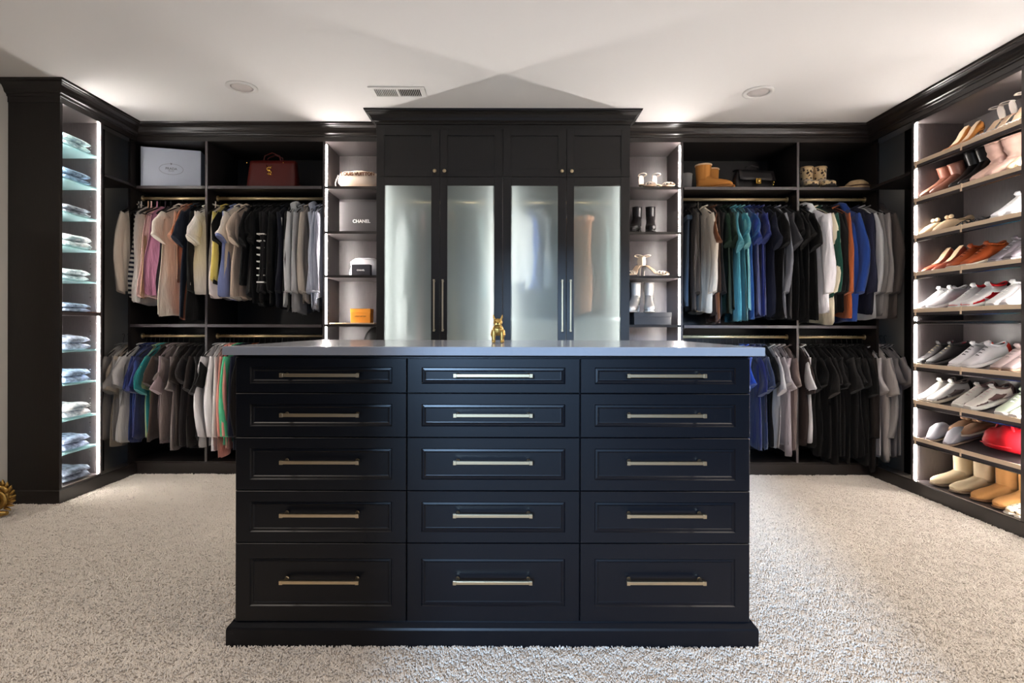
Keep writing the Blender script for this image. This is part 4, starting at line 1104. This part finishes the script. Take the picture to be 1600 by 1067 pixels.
MB().tube([(-.19, -.10, .006), (-.205, -.06, .006), (-.19, -.02, .006)], .0025, 6).build('cord_handle', mat('tan_cord', (190, 150, 110), .9), t)
# cream pouch
t = thing('canvas_pouch', 'puffy cream canvas pouch with brown lettering in the top left cubby', 'bag', (X(523, 4.3) + .17, 4.40, 2.243))
CAN = mat('cream_canvas', (246, 226, 206), .85, bump=.4, bscale=50)
rs = []
for i in range(13):
    u = -1 + 2 * i / 12; s = max((1 - abs(u) ** 4) ** .5 if abs(u) < 1 else 0, .25)
    rs.append([(u * .17, .10 * s * _s(cos(a), .6), .079 + .075 * s * _s(sin(a), .6) + .004 * sin(a * 3 + i * 1.3)) for a in [2 * pi * j / 20 for j in range(20)]])
MB().rings(rs).build('body', CAN, t)
MB().box(-.16, .17, -.105, .09, 0, .012).build('base_fold', CAN, t, bevel=.004)
text('lettering', 'LOUIS VUITTON', .036, mat('brown_print', (120, 70, 30), .6), t, (.01, -.104, .112), bold=.001, ex=.004)
MB().tube([(-.165, -.03, .12), (-.185, -.04, .06), (-.175, -.05, .004)], .007, 8, flat=.5).build('strap', CAN, t)
t = thing('black_pouch', 'black rounded pouch on the lowest shelf visible above the countertop', 'bag', (X(585, 4.35), 4.40, .84))
MB().ell((0, 0, .155), (.10, .07, .155), 20, 14).build('body', leather((20, 18, 18), .5), t)
MB().tube([(-.04, 0, .30), (0, 0, .33), (.04, 0, .30)], .005, 6).build('handle', leather((20, 18, 18), .5), t)

# ------------------------------------------------------------------ top-shelf items
ZS = 2.244
# tilted grey logo box
t = thing('gift_box', 'big pale grey box with oval logo standing on the top left shelf', 'box', (X(268, 4.36), 4.385, ZS), (0, 0, radians(15)))
gb = mat('pale_grey_card', (196, 202, 216), .6)
MB().box(-.212, .212, -.06, .06, 0, .318).build('base', gb, t, bevel=.002)
MB().box(-.2135, -.202, -.0615, .0615, .0, .3195).build('lid', gb, t, bevel=.001)
gp = mat('grey_print', (110, 114, 124), .6)
MB().tube([(.085 * cos(a), -.0605, .155 + .043 * sin(a)) for a in [2 * pi * j / 40 for j in range(40)]], .0011, 5, closed=True).build('logo_oval', gp, t)
text('logo_lettering', 'PRADA', .026, gp, t, (0, -.0606, .158), bold=.0004)
text('logo_lettering', 'MILANO', .011, gp, t, (0, -.0606, .140))
MB().lathe([(.006, -.0615), (.006, -.0605)], (0, 0, .196), 'y', 8).tube([(-.006, -.0612, .205), (0, -.0612, .200), (.006, -.0612, .205)], .001, 4).build('logo_crest', gp, t)
# red bag
RB = leather((84, 18, 14), .45)
t = thing('handbag', 'dark red leather handbag with gold monogram on the top left shelf', 'handbag', (X(424, 4.36), 4.40, ZS))
rs = []
for i in range(9):
    u = i / 8; rs.append([((.205 - .02 * u) * _s(cos(a), .35), (.085 - .045 * u) * _s(sin(a), .5), u * .235) for a in [2 * pi * j / 24 for j in range(24)]])
MB().rings(rs).build('body', RB, t)
for s in (-1, 1): MB().tube([(-.07, s * .03, .22), (-.06, s * .03, .275), (0, s * .03, .30), (.06, s * .03, .275), (.07, s * .03, .22)], .005, 8).build('handle', RB, t)
yg = mat('polished_gold', (240, 190, 90), .2, 1.0)
MB().tube([(.018 * cos(a) * (1), -.088 + .0, .155 + .014 * sin(a)) for a in [radians(v) for v in (20, 60, 100, 140, 180, 220, 260)]] + [(.018 * cos(a), -.090, .127 + .014 * sin(a)) for a in [radians(v) for v in (80, 40, 0, -40, -80, -120, -160)]], .0035, 6)\
    .tube([(-.022, -.087, .185), (0, -.09, .145), (0, -.091, .10)], .0025, 6).tube([(.022, -.087, .185), (0, -.09, .145)], .0025, 6).tube([(.006, -.09, .108), (.024, -.09, .108)], .0025, 6).build('monogram', yg, t)
for x in (-.19, .10): MB().ell((x, -.055, .215), (.005, .005, .006)).build('ring', yg, t)
# suede boots (top right)

def stand(o, px, lab, cat, grp, yaw, y=4.42, z=ZS):
    o.location = (X(px, y - .05), y, z); o.rotation_euler = (0, 0, yaw); tag(o, lab, cat, grp)
ub = boot('shearling_boot', (190, 126, 58), .105, soft=1, sole=(150, 100, 50), cuff=(236, 200, 160))
ub2 = copy_tree(ub)
stand(ub, 1092, 'left-hand chestnut shearling boot on the top right shelf', 'boot', 'chestnut boots on the top shelf', -.5, 4.36); stand(ub2, 1104, 'right-hand chestnut shearling boot on the top right shelf', 'boot', 'chestnut boots on the top shelf', -.35, 4.47)
t = boot('white_boot', (225, 220, 212), .09, soft=1); stand(t, 1076, 'white soft boot half hidden behind the chestnut boots', 'boot', None, 1.4, 4.50)
# black handbag
t = thing('handbag', 'black leather handbag with gold clasp on the top right shelf', 'handbag', (X(1178, 4.36), 4.40, ZS), (0, 0, radians(8)))
BL = leather((26, 24, 25), .38)
rs = []
for i in range(10):
    u = i / 9; rs.append([((.165 - .028 * u ** 3) * _s(cos(a), .4), (.075 - .045 * u) * _s(sin(a), .5), .002 + u * .165) for a in [2 * pi * j / 24 for j in range(24)]])
MB().rings(rs).build('body', BL, t)
fl = MB(); vs = []
for i in range(6):
    u = i / 5
    for j in range(9):
        x = (-1 + j / 4) * .152
        if u < .35: vs.append((x, .03 - u * .24, .168 + .004))
        else: vs.append((x, -.054 - (u - .35) * .048, .168 - (u - .35) * .14))
fl.add(vs, [(i * 9 + j, i * 9 + j + 1, (i + 1) * 9 + j + 1, (i + 1) * 9 + j) for i in range(5) for j in range(8)], True)
fo = fl.build('flap', BL, t); so = fo.modifiers.new('thick', 'SOLIDIFY'); so.thickness = .004
cl = MB().box(-.022, .022, -.094, -.084, .045, .088).build('clasp', yg, t, bevel=.003)
MB().lathe([(.006, -.097), (.006, -.094)], (0, 0, .066), 'y', 10).build('clasp_button', BRASS, cl)
MB().tube([(-.06, 0, .168), (-.05, 0, .205), (0, 0, .215), (.05, 0, .205), (.06, 0, .168)], .006, 8).build('handle', BL, t)
MB().tube([(.155, -.03, .11), (.172, -.035, .08), (.165, -.03, .05), (.155, -.02, .075)], .004, 6, closed=True).build('strap_ring', yg, t)
# leopard boots
lb = boot('shearling_boot', (0, 0, 0), .105, soft=1, m=spots('leopard_boot_print', (214, 186, 140), (58, 38, 26), 38, .34), cuff=(190, 160, 120)); lb2 = copy_tree(lb)
stand(lb, 1262, 'left-hand leopard print boot on the top right shelf', 'boot', 'leopard boots on the top shelf', -1.85, 4.46); stand(lb2, 1281, 'right-hand leopard print boot on the top right shelf', 'boot', 'leopard boots on the top shelf', -1.7, 4.46)
# straw cap
t = thing('sun_hat', 'beige sun hat lying in the far right end of the top shelf', 'hat', (X(1338, 4.36), 4.36, ZS))
HT = mat('straw', (200, 170, 130), .9, bump=.6, bscale=80, vary=.2, vscale=60)
MB().lathe([(.001, .085), (.05, .08), (.08, .055), (.09, .02), (.092, .012)], n=24).build('crown', HT, t)
bm_ = MB(); rs = [[(r * cos(a) * 1.25, r * sin(a) * .85, .008 + .018 * sin(a * 2 + 1) * (r / .15)) for a in [2 * pi * j / 32 for j in range(32)]] for r in (.085, .11, .14)]
bm_.rings(rs, cap=False); bo = bm_.build('brim', HT, t); so = bo.modifiers.new('t', 'SOLIDIFY'); so.thickness = .004
MB().tube([(.092 * cos(a), .092 * sin(a), .03) for a in [2 * pi * j / 24 for j in range(24)]], .006, 6, closed=True).build('hat_band', leather((90, 66, 46), .8), t)

# ------------------------------------------------------------------ gold dog figurine
def dog():
    Dd = 2.42; s = 1.0
    mb = MB()
    E = mb.ell
    E((0, .0, .062), (.026, .040, .025)); E((0, -.022, .060), (.027, .022, .028))         # trunk, chest
    E((0, .030, .056), (.023, .020, .024)); E((0, -.030, .078), (.018, .018, .020))        # rump, neck
    E((0, -.036, .094), (.0215, .019, .018)); E((0, -.052, .087), (.014, .009, .010))      # head, muzzle
    for sx in (-1, 1):
        mb.tube([(sx * .018, -.026, .058), (sx * .019, -.029, .03), (sx * .0185, -.030, .008)], [.0115, .0085, .0075], 10)
        E((sx * .0185, -.034, .0055), (.0085, .011, .0055))
        mb.tube([(sx * .018, .034, .056), (sx * .024, .026, .036), (sx * .022, .040, .02), (sx * .023, .037, .007)], [.014, .012, .007, .007], 10)
        E((sx * .023, .031, .005), (.008, .011, .005))
        mb.tube([(sx * .013, -.030, .104), (sx * .019, -.028, .118), (sx * .021, -.027, .129)], [.0085, .0065, .0022], 8, flat=.6)
        E((sx * .009, -.055, .084), (.007, .006, .008), 10, 6)
    E((0, .052, .066), (.005, .006, .005), 8, 6)
    o = mb.build('dog_figurine', GOLDS, loc=(X(778, Dd), Dd, 1.0787))
    r = o.modifiers.new('remesh', 'REMESH'); r.mode = 'VOXEL'; r.voxel_size = .0016; r.use_smooth_shade = True
    sm = o.modifiers.new('smooth', 'SMOOTH'); sm.iterations = 3
    tag(o, 'small gold bulldog figurine standing on the grey countertop', 'figurine')
    o.scale = (.95, .95, .97)
    for sx in (-1, 1): MB().ell((sx * .0095, -.0525, .0965), (.0025, .002, .0025), 8, 6).build('eye', mat('dark_bronze', (50, 34, 14), .3, 1), o)
    MB().ell((0, -.061, .089), (.004, .002, .003), 8, 6).build('nose', mat('dark_bronze', (50, 34, 14), .3, 1), o)
dog()

# ------------------------------------------------------------------ ornate gold mirror at the left edge
def mirror():
    x = WL + .02
    t = thing('floor_mirror', 'ornate carved gold mirror standing at the left wall beside the jeans tower', 'mirror', (x, 3.30, 0))
    MB().box(0, .05, -1.0, -.10, .10, 1.75).build('frame', GOLDS, t, bevel=.01)
    MB().box(.0505, .053, -.93, -.17, .18, 1.68).build('mirror_glass', mat('mirror_silver', (220, 222, 222), .03, 1), t)
    # carved scroll foot, a volute facing the camera
    def volute(name, cx, cz, r0, turns, tr, y, flip=1):
        pts = []; rr = []
        n = int(turns * 16)
        for i in range(n + 1):
            a = i / 16 * 2 * pi; k = 1 - i / n * .86
            pts.append((cx + flip * r0 * k * cos(a + .6), y - .012 * (1 - k), cz + r0 * k * sin(a + .6))); rr.append(tr * (.45 + .55 * k))
        MB().tube(pts, rr, 8).build(name, GOLDS, t)
    volute('scroll', .160, .120, .078, 2.2, .014, -.06)
    MB().lathe([(.001, -.01), (.03, -.02), (.055, -.012), (.062, .0), (.062, .04), (.001, .04)], (.160, -.045, .120), 'y', 20).build('scroll_core', GOLDS, t)
    volute('scroll', .115, .235, .035, 1.8, .009, -.07, -1)
    volute('scroll', .085, .295, .022, 1.6, .007, -.07)
    for k in range(10):
        a = radians(-50 + k * 17)
        c = Vector((.160 + .084 * cos(a), -.055, .127 + .087 * sin(a)))
        dr = Vector((cos(a + .5), 0, sin(a + .5)))
        MB().tube([c - dr * .012, c + dr * .010, c + dr * .026], [.013, .011, .002], 7, flat=.6).build('acanthus_leaf', GOLDS, t)
    MB().tube([(0.0, -.05, .03), (.08, -.06, .035), (.15, -.06, .03), (.215, -.055, .035)], [.024, .022, .022, .012], 8).build('foot', GOLDS, t)
mirror()
